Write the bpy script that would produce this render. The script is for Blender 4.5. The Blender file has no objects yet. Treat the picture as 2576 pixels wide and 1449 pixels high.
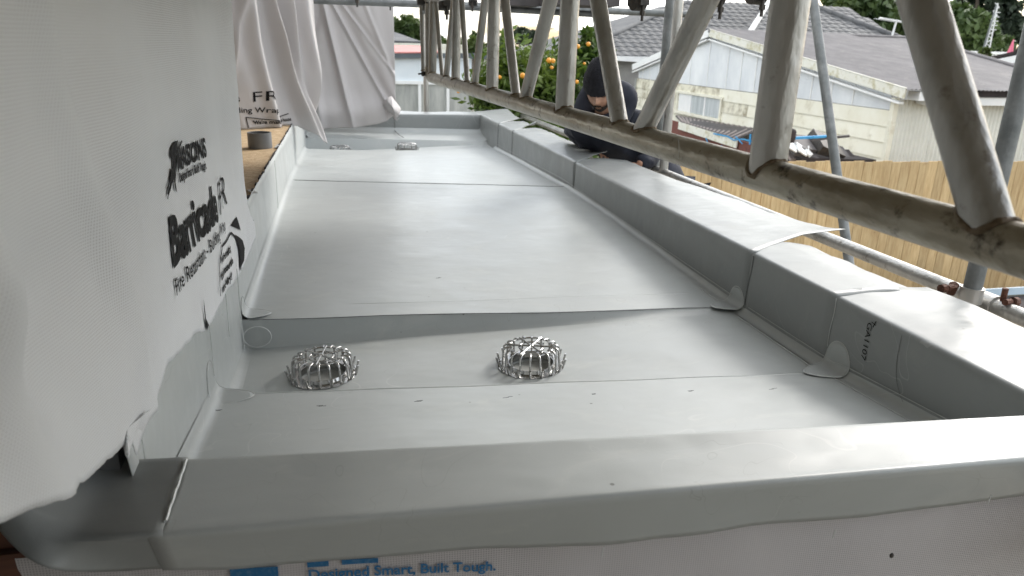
import bpy, bmesh, math, random
import numpy as np
from mathutils import Vector, Matrix, noise
random.seed(7); rng = np.random.default_rng(7)
S = bpy.context.scene
COL = S.collection

# ------------------------------------------------------------------ camera
FD = 2750 / (3840 / 2576); CX, CY = 1288.0, 724.5
CAMP = np.array([0.0, 0.0, 3.5])
def _basis():
    v = np.array([834 - CX, CY - 98.6, FD]); vy = v / np.linalg.norm(v)
    n = np.cross(vy, np.array([1, -0.028, 0.0])); n /= np.linalg.norm(n)
    up = n if n[1] > 0 else -n
    rt = np.cross(vy, up); rt /= np.linalg.norm(rt)
    if rt[0] < 0: rt = -rt
    return np.array([rt, vy, up])
M = _basis()
def ray(x, y): return M @ (np.array([x - CX, CY - y, FD]) / FD)
def onz(x, y, z): r = ray(x, y); return Vector(CAMP + r * (z - CAMP[2]) / r[2])
def onx(x, y, X): r = ray(x, y); return Vector(CAMP + r * (X / r[0]))
def ony(x, y, Y): r = ray(x, y); return Vector(CAMP + r * (Y / r[1]))
def dep(x, y, d): return Vector(CAMP + ray(x, y) * d)
def proj(p):
    c = M.T @ (np.array(p) - CAMP); return (CX + FD * c[0] / c[2], CY - FD * c[1] / c[2])
cd = bpy.data.cameras.new('camera'); cam = bpy.data.objects.new('camera', cd); COL.objects.link(cam)
R = Matrix([[M[i][0], M[i][1], -M[i][2]] for i in range(3)])
cam.matrix_world = Matrix.Translation(Vector(CAMP)) @ R.to_4x4()
cd.sensor_width = 36; cd.lens = 36 * FD / 2576; cd.clip_start = 0.02; cd.clip_end = 3000
cd.dof.use_dof = True; cd.dof.focus_distance = 1.75; cd.dof.aperture_fstop = 7.0
S.camera = cam

# ------------------------------------------------------------------ world, sun, exposure
SUN_EL, SUN_AZ = math.radians(36), math.radians(56)      # azimuth from +Y towards +X
W = bpy.data.worlds.new('World'); S.world = W; W.use_nodes = True
nt = W.node_tree; nt.nodes.clear()
wo = nt.nodes.new('ShaderNodeOutputWorld'); bg = nt.nodes.new('ShaderNodeBackground')
sk = nt.nodes.new('ShaderNodeTexSky'); sk.sky_type = 'NISHITA'; sk.sun_disc = False
sk.sun_elevation = SUN_EL; sk.sun_rotation = SUN_AZ; sk.dust_density = 2.0; sk.air_density = 1.0
tc = nt.nodes.new('ShaderNodeTexCoord'); mp = nt.nodes.new('ShaderNodeMapping'); mp.inputs['Scale'].default_value = (1.2, 1.2, 5.0)
nz = nt.nodes.new('ShaderNodeTexNoise'); nz.inputs['Scale'].default_value = 2.6; nz.inputs['Detail'].default_value = 7; nz.inputs['Roughness'].default_value = 0.6
cr = nt.nodes.new('ShaderNodeValToRGB'); cr.color_ramp.elements[0].position = 0.42; cr.color_ramp.elements[0].color = (0, 0, 0, 1); cr.color_ramp.elements[1].position = 0.58
cl = nt.nodes.new('ShaderNodeMix'); cl.data_type = 'RGBA'; cl.inputs['B'].default_value = (13.5, 13.6, 13.3, 1)
nt.links.new(tc.outputs['Generated'], mp.inputs['Vector']); nt.links.new(mp.outputs['Vector'], nz.inputs['Vector'])
nt.links.new(nz.outputs['Fac'], cr.inputs['Fac']); nt.links.new(cr.outputs['Color'], cl.inputs['Factor'])
nt.links.new(sk.outputs['Color'], cl.inputs['A']); nt.links.new(cl.outputs['Result'], bg.inputs['Color'])
bg.inputs['Strength'].default_value = 0.12
nt.links.new(bg.outputs['Background'], wo.inputs['Surface'])
sd = bpy.data.lights.new('sun', 'SUN'); sun = bpy.data.objects.new('sun', sd); COL.objects.link(sun)
sd.energy = 1.4; sd.angle = math.radians(14); sd.color = (1, .97, .93)
sv = Vector((math.sin(SUN_AZ) * math.cos(SUN_EL), math.cos(SUN_AZ) * math.cos(SUN_EL), math.sin(SUN_EL)))
sun.rotation_euler = (-sv).to_track_quat('-Z', 'Y').to_euler()
S.view_settings.view_transform = 'Standard'; S.view_settings.look = 'None'; S.view_settings.gamma = 1
S.view_settings.use_curve_mapping = False; S.view_settings.exposure = 1.0
S.render.engine = 'CYCLES'; S.cycles.max_bounces = 8; S.cycles.transparent_max_bounces = 12

# ------------------------------------------------------------------ materials
def lin(c): return tuple(((v / 255) / 12.92 if v <= 10 else (((v / 255) + .055) / 1.055) ** 2.4) for v in c)
class N:
    def __init__(s, m): s.m = m; s.t = m.node_tree; s.t.nodes.clear()
    def n(s, typ, **k):
        o = s.t.nodes.new('ShaderNode' + typ)
        for a, b in k.items():
            if a in o.inputs.keys(): o.inputs[a].default_value = b
            else: setattr(o, a, b)
        return o
    def l(s, a, b): s.t.links.new(a, b)
def mat(name, c1, c2=None, rough=.6, metal=0, scale=4, stretch=(1, 1, 1), bump=.0, bscale=40, detail=6, lo=.35, hi=.65,
        coords='Object', rand=0, stain=None, stscale=3, stlo=.55, sthi=.7, spec=.5, trans=0, rvar=0, bstretch=None, sheen=0):
    m = bpy.data.materials.new(name); m.use_nodes = True; g = N(m)
    out = g.n('OutputMaterial'); p = g.n('BsdfPrincipled', Roughness=rough, Metallic=metal)
    p.inputs['Specular IOR Level'].default_value = spec
    tc = g.n('TexCoord'); mp = g.n('Mapping'); mp.inputs['Scale'].default_value = stretch
    src = tc.outputs[coords]
    if rand:
        oi = g.n('ObjectInfo'); vm = g.n('VectorMath', operation='MULTIPLY_ADD')
        cmb = g.n('CombineXYZ'); 
        for i in range(3): g.l(oi.outputs['Random'], cmb.inputs[i])
        vm.inputs[1].default_value = (37, 53, 71); g.l(cmb.outputs[0], vm.inputs[0]); g.l(src, vm.inputs[2]); src = vm.outputs[0]
    g.l(src, mp.inputs['Vector'])
    nz = g.n('TexNoise', Scale=scale, Detail=detail, Roughness=.6); g.l(mp.outputs[0], nz.inputs['Vector'])
    mx = g.n('Mix', data_type='RGBA'); mx.inputs['A'].default_value = (*c1, 1); mx.inputs['B'].default_value = (*(c2 or c1), 1)
    rm = g.n('MapRange'); rm.inputs[1].default_value = lo; rm.inputs[2].default_value = hi
    g.l(nz.outputs['Fac'], rm.inputs[0]); g.l(rm.outputs[0], mx.inputs['Factor']); col = mx.outputs['Result']
    if stain:
        n2 = g.n('TexNoise', Scale=stscale, Detail=8, Roughness=.7); g.l(src, n2.inputs['Vector'])
        r2 = g.n('MapRange'); r2.inputs[1].default_value = stlo; r2.inputs[2].default_value = sthi
        g.l(n2.outputs['Fac'], r2.inputs[0]); m2 = g.n('Mix', data_type='RGBA'); m2.inputs['B'].default_value = (*stain, 1)
        g.l(r2.outputs[0], m2.inputs['Factor']); g.l(col, m2.inputs['A']); col = m2.outputs['Result']
    if rand:
        hs = g.n('HueSaturation'); r3 = g.n('MapRange'); r3.inputs[3].default_value = 1 - rand; r3.inputs[4].default_value = 1 + rand
        g.l(oi.outputs['Random'], r3.inputs[0]); g.l(r3.outputs[0], hs.inputs['Value']); g.l(col, hs.inputs['Color']); col = hs.outputs['Color']
    g.l(col, p.inputs['Base Color'])
    if rvar:
        r4 = g.n('MapRange'); r4.inputs[3].default_value = rough - rvar; r4.inputs[4].default_value = rough + rvar
        g.l(nz.outputs['Fac'], r4.inputs[0]); g.l(r4.outputs[0], p.inputs['Roughness'])
    if bump:
        n3 = g.n('TexNoise', Scale=bscale, Detail=5); mp3 = g.n('Mapping'); mp3.inputs['Scale'].default_value = bstretch or stretch
        g.l(src, mp3.inputs['Vector']); g.l(mp3.outputs[0], n3.inputs['Vector'])
        b = g.n('Bump', Strength=bump, Distance=.01); g.l(n3.outputs['Fac'], b.inputs['Height']); g.l(b.outputs[0], p.inputs['Normal'])
    sh = p.outputs[0]
    if trans:
        tr = g.n('BsdfTranslucent'); g.l(col, tr.inputs['Color']); ms = g.n('MixShader'); ms.inputs[0].default_value = trans
        g.l(p.outputs[0], ms.inputs[1]); g.l(tr.outputs[0], ms.inputs[2]); sh = ms.outputs[0]
    g.l(sh, out.inputs['Surface']); m['p'] = p.name
    return m

def membrane_mat(name, tone=1.0):
    m = bpy.data.materials.new(name); m.use_nodes = True; g = N(m)
    out = g.n('OutputMaterial'); p = g.n('BsdfPrincipled'); tc = g.n('TexCoord'); v = tc.outputs['Object']
    a = g.n('TexNoise', Scale=1.6, Detail=5, Roughness=.6); g.l(v, a.inputs['Vector'])
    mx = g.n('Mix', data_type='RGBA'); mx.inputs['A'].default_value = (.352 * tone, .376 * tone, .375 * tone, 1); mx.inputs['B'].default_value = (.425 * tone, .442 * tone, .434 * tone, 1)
    g.l(a.outputs['Fac'], mx.inputs['Factor'])
    # dusty scuffs: long smears
    mp = g.n('Mapping'); mp.inputs['Scale'].default_value = (2.6, 4.4, 3); mp.inputs['Rotation'].default_value = (0, 0, .35); g.l(v, mp.inputs['Vector'])
    b = g.n('TexNoise', Scale=2.3, Detail=9, Roughness=.68, Distortion=.8); g.l(mp.outputs[0], b.inputs['Vector'])
    r = g.n('MapRange'); r.inputs[1].default_value = .55; r.inputs[2].default_value = .78; r.inputs[4].default_value = .5; g.l(b.outputs['Fac'], r.inputs[0])
    m2 = g.n('Mix', data_type='RGBA'); m2.inputs['B'].default_value = (.52 * tone, .53 * tone, .505 * tone, 1); g.l(r.outputs[0], m2.inputs['Factor']); g.l(mx.outputs['Result'], m2.inputs['A'])
    # curved scuff lines where the sheet was dragged and walked on
    for sc_, w_, cc, seed in ((3.1, .0035, .60, 0), (4.7, .0022, .24, 7)):
        mq = g.n('Mapping'); mq.inputs['Location'].default_value = (seed, seed, 0); g.l(v, mq.inputs['Vector'])
        q1 = g.n('TexNoise', Scale=sc_, Detail=1.5, Distortion=1.6); g.l(mq.outputs[0], q1.inputs['Vector'])
        q2 = g.n('Math', operation='SUBTRACT'); q2.inputs[1].default_value = .5; g.l(q1.outputs['Fac'], q2.inputs[0]); q3 = g.n('Math', operation='ABSOLUTE'); g.l(q2.outputs[0], q3.inputs[0])
        q4 = g.n('MapRange'); q4.inputs[1].default_value = w_ * .3; q4.inputs[2].default_value = w_; q4.inputs[3].default_value = .34; q4.inputs[4].default_value = 0; g.l(q3.outputs[0], q4.inputs[0])
        q5 = g.n('TexNoise', Scale=2.1, Detail=3); g.l(mq.outputs[0], q5.inputs['Vector']); q6 = g.n('MapRange'); q6.inputs[1].default_value = .52; q6.inputs[2].default_value = .62; g.l(q5.outputs['Fac'], q6.inputs[0])
        q7 = g.n('Math', operation='MULTIPLY'); g.l(q4.outputs[0], q7.inputs[0]); g.l(q6.outputs[0], q7.inputs[1])
        q8 = g.n('Mix', data_type='RGBA'); q8.inputs['B'].default_value = (cc, cc, cc * .97, 1); g.l(q7.outputs[0], q8.inputs['Factor']); g.l(m2.outputs['Result'], q8.inputs['A']); m2 = q8
    # small dark marks
    vo = g.n('TexVoronoi', Scale=7.0); g.l(v, vo.inputs['Vector'])
    c = g.n('MapRange'); c.inputs[1].default_value = .018; c.inputs[2].default_value = .03; c.inputs[3].default_value = .75; c.inputs[4].default_value = 0; g.l(vo.outputs['Distance'], c.inputs[0])
    m3 = g.n('Mix', data_type='RGBA'); m3.inputs['B'].default_value = (.10, .10, .09, 1); g.l(c.outputs[0], m3.inputs['Factor']); g.l(m2.outputs['Result'], m3.inputs['A'])
    g.l(m3.outputs['Result'], p.inputs['Base Color'])
    rr = g.n('MapRange'); rr.inputs[1].default_value = .35; rr.inputs[2].default_value = .7; rr.inputs[3].default_value = .30; rr.inputs[4].default_value = .46; g.l(b.outputs['Fac'], rr.inputs[0]); g.l(rr.outputs[0], p.inputs['Roughness'])
    # long soft waves in the welded sheet plus fine grain
    mw = g.n('Mapping'); mw.inputs['Scale'].default_value = (1.0, 1.5, 1.3); g.l(v, mw.inputs['Vector'])
    w = g.n('TexNoise', Scale=3.2, Detail=3, Roughness=.5); g.l(mw.outputs[0], w.inputs['Vector'])
    f = g.n('TexNoise', Scale=420, Detail=2); g.l(v, f.inputs['Vector'])
    b1 = g.n('Bump', Strength=.42, Distance=.02); g.l(w.outputs['Fac'], b1.inputs['Height'])
    b2 = g.n('Bump', Strength=.12, Distance=.001); g.l(f.outputs['Fac'], b2.inputs['Height']); g.l(b1.outputs[0], b2.inputs['Normal'])
    g.l(b2.outputs[0], p.inputs['Normal']); g.l(p.outputs[0], out.inputs['Surface'])
    return m

def wrap_mat(name, c=(.80, .82, .84), dots=(.46, .44, .455), scale=820, trans=.18, axes=('Y', 'Z'), dotamt=.75):
    """non-woven building wrap: a fine embossed diamond of dots"""
    m = bpy.data.materials.new(name); m.use_nodes = True; g = N(m)
    out = g.n('OutputMaterial'); p = g.n('BsdfPrincipled', Roughness=.55); tc = g.n('TexCoord')
    sp = g.n('SeparateXYZ'); g.l(tc.outputs['Object'], sp.inputs[0]); i = {'X': 0, 'Y': 1, 'Z': 2}
    def wave(sa, sb):
        s1 = g.n('Math', operation='MULTIPLY'); s1.inputs[1].default_value = scale * sa; g.l(sp.outputs[i[axes[0]]], s1.inputs[0])
        s2 = g.n('Math', operation='MULTIPLY_ADD'); s2.inputs[1].default_value = scale * sb; g.l(sp.outputs[i[axes[1]]], s2.inputs[0]); g.l(s1.outputs[0], s2.inputs[2])
        s3 = g.n('Math', operation='SINE'); g.l(s2.outputs[0], s3.inputs[0]); return s3
    a, b = wave(1, 1), wave(1, -1)
    mu = g.n('Math', operation='MULTIPLY'); g.l(a.outputs[0], mu.inputs[0]); g.l(b.outputs[0], mu.inputs[1])
    nz = g.n('TexNoise', Scale=2.2, Detail=4); g.l(tc.outputs['Object'], nz.inputs['Vector'])
    r = g.n('MapRange'); r.inputs[1].default_value = .15; r.inputs[2].default_value = .6; r.inputs[4].default_value = dotamt; g.l(mu.outputs[0], r.inputs[0])
    am = g.n('MapRange'); am.inputs[1].default_value = .35; am.inputs[2].default_value = .68; am.inputs[3].default_value = .08; g.l(nz.outputs['Fac'], am.inputs[0])
    mm = g.n('Math', operation='MULTIPLY'); g.l(r.outputs[0], mm.inputs[0]); g.l(am.outputs[0], mm.inputs[1])
    mx = g.n('Mix', data_type='RGBA'); mx.inputs['A'].default_value = (*c, 1); mx.inputs['B'].default_value = (*dots, 1)
    g.l(mm.outputs[0], mx.inputs['Factor']); g.l(mx.outputs['Result'], p.inputs['Base Color'])
    n2 = g.n('TexNoise', Scale=9, Detail=5); g.l(tc.outputs['Object'], n2.inputs['Vector'])
    bp = g.n('Bump', Strength=.3, Distance=.006); g.l(n2.outputs['Fac'], bp.inputs['Height'])
    b2 = g.n('Bump', Strength=.2, Distance=.001); b2.invert = True; g.l(mu.outputs[0], b2.inputs['Height']); g.l(bp.outputs[0], b2.inputs['Normal']); g.l(b2.outputs[0], p.inputs['Normal'])
    tr = g.n('BsdfTranslucent'); g.l(mx.outputs['Result'], tr.inputs['Color']); ms = g.n('MixShader'); ms.inputs[0].default_value = trans
    g.l(p.outputs[0], ms.inputs[1]); g.l(tr.outputs[0], ms.inputs[2]); g.l(ms.outputs[0], out.inputs['Surface'])
    return m

MT = {}
MT['membrane'] = membrane_mat('roof_membrane', 1.06)
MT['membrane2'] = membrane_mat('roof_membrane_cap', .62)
MT['wrap'] = wrap_mat('building_wrap')
MT['wrap_far'] = wrap_mat('building_wrap_far', c=(.60, .575, .57), dots=(.5, .48, .475), axes=('X', 'Z'), trans=.25)
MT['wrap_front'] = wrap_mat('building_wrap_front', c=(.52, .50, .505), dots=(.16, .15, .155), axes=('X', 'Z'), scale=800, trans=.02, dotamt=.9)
MT['ink'] = mat('black_ink', (.008, .008, .009), (.02, .02, .02), rough=.7, scale=90, spec=.08)
MT['blue_ink'] = mat('blue_ink', (.01, .13, .30), (.10, .22, .36), rough=.6, scale=160, lo=.5, hi=.75)
MT['galv'] = mat('galvanised_tube', (.31, .305, .285), (.50, .49, .465), rough=.32, metal=.55, scale=9, stretch=(1, 1, .35), bump=.35, bscale=60, stain=(.13, .10, .07), stscale=16, stlo=.6, sthi=.72, rvar=.1)
MT['chord'] = mat('weathered_chord_tube', (.24, .205, .145), (.46, .43, .36), rough=.36, metal=.6, scale=11, stretch=(1, .5, 1), bump=.6, bscale=30, stain=(.05, .038, .025), stscale=22, stlo=.56, sthi=.66, rvar=.12)
MT['galv_blue'] = mat('cool_galvanised_tube', (.12, .13, .13), (.21, .22, .22), rough=.5, metal=.35, scale=14, bump=.2, bscale=80)
MT['weld'] = mat('rusty_weld', (.12, .075, .035), (.24, .20, .14), rough=.6, metal=.3, scale=40, bump=.8, bscale=90)
MT['rust'] = mat('rusty_coupler', (.05, .017, .009), (.12, .045, .024), rough=.8, scale=30, bump=.8, bscale=120)
MT['darksteel'] = mat('dark_coupler_steel', (.03, .028, .026), (.07, .06, .05), rough=.6, metal=.3, scale=30, bump=.4)
MT['steel'] = mat('stainless_wire', (.40, .40, .395), (.56, .56, .55), rough=.22, metal=1, scale=40)
MT['hole'] = mat('drain_bowl', (.30, .31, .295), (.42, .42, .40), rough=.5, scale=20)
MT['seam'] = mat('welded_seam_edge', (.10, .10, .10), (.2, .2, .2), rough=.5, scale=60)
MT['bead'] = mat('welded_bead', (.56, .58, .57), (.64, .65, .64), rough=.25, scale=60)
MT['ply'] = mat('chipboard_deck', (.40, .27, .145), (.60, .46, .29), rough=.75, scale=26, stretch=(1, 1.3, 1), bump=.4, bscale=70, stain=(.30, .19, .10), stscale=45, lo=.3, hi=.7)
MT['timber'] = mat('stained_timber', (.07, .024, .012), (.13, .048, .024), rough=.6, scale=5, stretch=(.3, 8, 8), bump=.2, bscale=20)
MT['timber2'] = mat('rough_sawn_timber', (.22, .12, .055), (.34, .21, .11), rough=.7, scale=5, stretch=(.5, 6, 6))
MT['pvc'] = mat('grey_pvc', (.15, .155, .165), (.19, .195, .20), rough=.4, scale=8)
MT['teal'] = mat('teal_plastic', (.01, .11, .14), (.015, .16, .19), rough=.35)
MT['plank'] = mat('scaffold_plank', (.30, .25, .18), (.44, .38, .29), rough=.8, scale=6, stretch=(8, .6, 4), rand=.15)
MT['paling'] = mat('pine_paling', (.44, .29, .135), (.60, .44, .235), rough=.75, scale=7, stretch=(5, 5, .5), rand=.14, bump=.15, bscale=30, stain=(.30, .17, .075), stscale=3.5, stlo=.63, sthi=.70)
MT['board'] = mat('mouldy_cream_board', (.72, .69, .56), (.78, .76, .65), rough=.7, scale=2.5, rand=.05, stain=(.46, .41, .28), stscale=3.4, stlo=.56, sthi=.80)
MT['board_dirty'] = mat('mouldy_cream_board_dirty', (.66, .63, .50), (.75, .72, .60), rough=.7, scale=2.5, stain=(.22, .18, .11), stscale=3.0, stlo=.46, sthi=.68)
MT['white'] = mat('white_paint', (.74, .75, .74), (.80, .80, .79), rough=.5, scale=5, stain=(.5, .48, .38), stscale=4, stlo=.6, sthi=.8)
MT['gsheet'] = mat('translucent_sheet', (.55, .58, .61), (.76, .78, .79), rough=.35, scale=1.6, stretch=(1, 1, .5), rand=.06, lo=.3, hi=.7)
MT['corr'] = mat('corrugated_cream', (.60, .60, .54), (.70, .70, .64), rough=.55, scale=2, stain=(.42, .38, .28), stscale=2.5, stlo=.6, sthi=.85, rand=.04)
MT['roofgrey'] = mat('corrugated_roof_brown_grey', (.12, .112, .115), (.17, .16, .16), rough=.7, scale=2.2, stretch=(1.6, .4, 1), stain=(.23, .215, .20), stscale=2.2, stlo=.56, sthi=.75, rand=.04)
MT['tile'] = mat('concrete_tile_grey', (.075, .077, .082), (.13, .13, .13), rough=.8, scale=1.4, rand=.16, bump=.3, bscale=30)
MT['ridge'] = mat('pale_ridge_mortar', (.62, .62, .60), (.75, .75, .72), rough=.8, scale=20)
MT['gutter'] = mat('white_gutter', (.70, .71, .71), (.78, .78, .77), rough=.4)
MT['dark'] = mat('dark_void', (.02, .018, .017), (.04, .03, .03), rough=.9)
MT['brick'] = mat('red_painted_fascia', (.13, .042, .032), (.21, .075, .055), rough=.8, scale=6, stain=(.07, .03, .025), stscale=6, stlo=.5, sthi=.7)
MT['blue'] = mat('blue_strap', (.02, .22, .48), (.05, .33, .62), rough=.5, scale=12)
MT['glass'] = mat('window_glass_curtain', (.30, .34, .35), (.62, .65, .66), rough=.12, scale=3, stretch=(9, 9, .4), lo=.3, hi=.7)
MT['grass'] = mat('grass_ground', (.085, .088, .062), (.13, .125, .10), rough=.95, scale=.6, bump=.5, bscale=8, stain=(.16, .14, .11), stscale=.3, stlo=.5, sthi=.6)
MT['leafA'] = mat('citrus_leaf', (.03, .075, .010), (.13, .19, .03), rough=.45, scale=1.4, trans=.3, coords='Object', lo=.35, hi=.62)
MT['leafB'] = mat('dark_evergreen_leaf', (.022, .050, .012), (.085, .125, .030), rough=.6, scale=.5, trans=.15, lo=.35, hi=.62)
MT['leafC'] = mat('macrocarpa_leaf', (.010, .020, .011), (.028, .045, .020), rough=.7, scale=.5, trans=.1)
MT['leafD'] = mat('yellow_green_leaf', (.05, .085, .018), (.13, .17, .04), rough=.6, scale=.5, trans=.25)
MT['bark'] = mat('bark', (.07, .055, .04), (.13, .11, .085), rough=.9, scale=6)
MT['orange'] = mat('orange_peel', (.68, .24, .02), (.78, .36, .03), rough=.45, scale=8, spec=.6)
MT['redroof'] = mat('faded_red_roof', (.42, .13, .12), (.55, .22, .19), rough=.6, scale=2)
MT['slate'] = mat('dark_fascia', (.07, .085, .10), (.10, .115, .125), rough=.6)
MT['paleblue'] = mat('pale_blue_wall', (.60, .66, .70), (.70, .74, .76), rough=.5, scale=1)
MT['panel'] = mat('grey_fibre_panel', (.26, .27, .255), (.46, .46, .43), rough=.7, scale=2.4, stretch=(2.5, 2.5, .5), rand=.06, lo=.3, hi=.7)
MT['skin'] = mat('skin', (.36, .19, .125), (.44, .25, .17), rough=.5, scale=6)
MT['knit'] = mat('black_knit', (.006, .006, .009), (.014, .014, .02), rough=.95, scale=60, bump=.6, bscale=180)
MT['jacket'] = mat('navy_hoodie', (.009, .011, .020), (.022, .026, .042), rough=.85, scale=8, bump=.5, bscale=18)
MT['hair'] = mat('dark_beard', (.012, .009, .007), (.03, .022, .016), rough=.8, scale=60, bump=.5, bscale=150)
MT['eyewhite'] = mat('eye_white', (.5, .48, .45), rough=.3)
MT['pink'] = mat('pink_plastic', (.72, .13, .22), (.8, .2, .3), rough=.5)
MT['plaster'] = mat('dull_plaster', (.30, .29, .28), (.36, .35, .33), rough=.8)
MT['sill'] = mat('pale_blue_flashing', (.42, .52, .60), (.5, .6, .67), rough=.35)
MT['darkroof'] = mat('dark_corrugated_sheet', (.022, .028, .045), (.055, .05, .05), rough=.4, scale=3)
MT['bargeyellow'] = mat('lichened_fascia', (.68, .67, .58), (.74, .73, .66), rough=.7, scale=3, stain=(.40, .36, .18), stscale=5, stlo=.5, sthi=.7)
MT['slatroof'] = mat('dark_slat_roof', (.05, .045, .045), (.09, .08, .08), rough=.7, scale=6)
MT['slat'] = mat('light_rib', (.25, .21, .20), (.32, .28, .26), rough=.7)

# ------------------------------------------------------------------ mesh helpers
class MB:
    def __init__(s): s.v = []; s.f = []
    def add(s, vs, fs):
        b = len(s.v); s.v += [tuple(p) for p in vs]; s.f += [tuple(b + i for i in f) for f in fs]
    def box(s, a, b, rot=None, piv=None):
        x0, y0, z0 = a; x1, y1, z1 = b
        vs = [Vector(p) for p in ((x0, y0, z0), (x1, y0, z0), (x1, y1, z0), (x0, y1, z0), (x0, y0, z1), (x1, y0, z1), (x1, y1, z1), (x0, y1, z1))]
        if rot is not None:
            pv = Vector(piv) if piv is not None else sum(vs, Vector()) / 8
            vs = [rot @ (p - pv) + pv for p in vs]
        s.add(vs, [(0, 3, 2, 1), (4, 5, 6, 7), (0, 1, 5, 4), (1, 2, 6, 5), (2, 3, 7, 6), (3, 0, 4, 7)])
    def bar(s, p, q, w, h, up=(0, 0, 1)):
        p = Vector(p); q = Vector(q); d = (q - p).normalized(); u = Vector(up); r = d.cross(u)
        if r.length < 1e-4: r = d.cross(Vector((1, 0, 0)))
        r.normalize(); u = r.cross(d).normalized(); vs = []
        for c in (p, q):
            for a, b in ((-1, -1), (1, -1), (1, 1), (-1, 1)): vs.append(c + r * w / 2 * a + u * h / 2 * b)
        s.add(vs, [(0, 1, 2, 3), (7, 6, 5, 4), (0, 4, 5, 1), (1, 5, 6, 2), (2, 6, 7, 3), (3, 7, 4, 0)])
    def tube(s, pts, r, n=12, cap=True, closed=False):
        pts = [Vector(p) for p in pts]; K = len(pts); rs = r if hasattr(r, '__len__') else [r] * K
        vs = []; prev = None
        for i in range(K):
            if closed: d = pts[(i + 1) % K] - pts[i - 1]
            else: d = pts[min(i + 1, K - 1)] - pts[max(i - 1, 0)]
            d.normalize()
            if prev is None:
                u = d.orthogonal().normalized()
            else:
                u = prev - d * prev.dot(d)
                if u.length < 1e-5: u = d.orthogonal()
                u.normalize()
            prev = u; w = d.cross(u)
            for k in range(n):
                a = 2 * math.pi * k / n; vs.append(pts[i] + (u * math.cos(a) + w * math.sin(a)) * rs[i])
        fs = []
        for i in range(K if closed else K - 1):
            j = (i + 1) % K
            for k in range(n): fs.append((i * n + k, i * n + (k + 1) % n, j * n + (k + 1) % n, j * n + k))
        if cap and not closed: fs += [tuple(range(n - 1, -1, -1)), tuple((K - 1) * n + k for k in range(n))]
        s.add(vs, fs)
    def grid(s, fn, nu, nv):
        vs = [fn(i / nu, j / nv) for j in range(nv + 1) for i in range(nu + 1)]
        s.add(vs, [(j * (nu + 1) + i, j * (nu + 1) + i + 1, (j + 1) * (nu + 1) + i + 1, (j + 1) * (nu + 1) + i) for j in range(nv) for i in range(nu)])
    def prism(s, poly, off):
        poly = [Vector(p) for p in poly]; off = Vector(off); n = len(poly)
        s.add(poly + [p + off for p in poly], [tuple(range(n - 1, -1, -1)), tuple(range(n, 2 * n))] + [(i, (i + 1) % n, n + (i + 1) % n, n + i) for i in range(n)])
    def sphere(s, c, r, nu=14, nv=9, sc=(1, 1, 1), rot=None):
        c = Vector(c); vs = []
        for j in range(nv + 1):
            t = math.pi * j / nv
            for i in range(nu):
                a = 2 * math.pi * i / nu; p = Vector((math.sin(t) * math.cos(a) * sc[0], math.sin(t) * math.sin(a) * sc[1], math.cos(t) * sc[2])) * r
                if rot is not None: p = rot @ p
                vs.append(c + p)
        s.add(vs, [(j * nu + i, (j + 1) * nu + i, (j + 1) * nu + (i + 1) % nu, j * nu + (i + 1) % nu) for j in range(nv) for i in range(nu)])
    def mesh(s, name, m, smooth=False, fix=True):
        me = bpy.data.meshes.new(name); me.from_pydata(s.v, [], s.f); me.materials.append(m)
        if fix:
            bm = bmesh.new(); bm.from_mesh(me); bmesh.ops.recalc_face_normals(bm, faces=bm.faces); bm.to_mesh(me); bm.free()
        if smooth:
            me.polygons.foreach_set('use_smooth', [True] * len(me.polygons))
            me.set_sharp_from_angle(angle=math.radians(smooth if smooth is not True else 40))
        me.update(); return me
    def obj(s, name, m, parent=None, smooth=False, solid=0, fix=True, loc=None):
        o = bpy.data.objects.new(name, s.mesh(name, m, smooth, fix)); COL.objects.link(o)
        if parent: o.parent = parent
        if loc is not None: o.location = loc
        if solid:
            md = o.modifiers.new('thick', 'SOLIDIFY'); md.thickness = solid; md.offset = 0
        return o
def thing(name, label, cat, loc=(0, 0, 0), group=None):
    o = bpy.data.objects.new(name, None); COL.objects.link(o); o.location = loc; o['label'] = label; o['category'] = cat
    o.empty_display_size = .1
    if group: o['group'] = group
    return o
def tag(o, label, cat, group=None):
    o['label'] = label; o['category'] = cat
    if group: o['group'] = group
    return o
def inst(name, me, parent=None, loc=(0, 0, 0), rot=None):
    o = bpy.data.objects.new(name, me); COL.objects.link(o); o.parent = parent
    if rot is not None: o.matrix_basis = Matrix.Translation(Vector(loc)) @ rot.to_4x4()
    else: o.location = loc
    return o
def fbm(x, y, z=0): return noise.noise(Vector((x, y, z)))

# ================================================================== SETTING
mb = MB(); mb.grid(lambda u, v: (-400 + 900 * u, -200 + 1100 * v, 0 + .05 * fbm(u * 90, v * 90)), 60, 60)
g_ = mb.obj('ground', MT['grass']); g_['kind'] = 'structure'

# ------------------------------------------------------------------ the house the gutter belongs to
F = 2.70; T = 2.90; XR = 1.25; YE = 6.50
def XL(Y): return -.305 + .0135 * (Y - 1)
house = thing('house_under_renovation', 'house under renovation behind the hanging white wrap, with lower walls under the grey roof gutter', 'house', (-2, 3, 0))
mb = MB(); mb.box((-.42, .99, 0), (1.46, 1.02, 2.60)); mb.obj('front_wall', MT['plaster'], house).location = (2, -3, 0)
mb = MB(); mb.box((1.36, .935, 0), (1.44, 6.6, 2.84)); mb.obj('side_wall', MT['plaster'], house).location = (2, -3, 0)
mb = MB(); mb.box((-.42, 6.72, 0), (1.44, 6.78, 2.84)); mb.obj('end_wall', MT['plaster'], house).location = (2, -3, 0)
mb = MB(); mb.box((-.60, -3, 0), (-.54, 6.3, 2.78)); mb.obj('inner_wall', MT['plaster'], house).location = (2, -3, 0)
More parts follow.
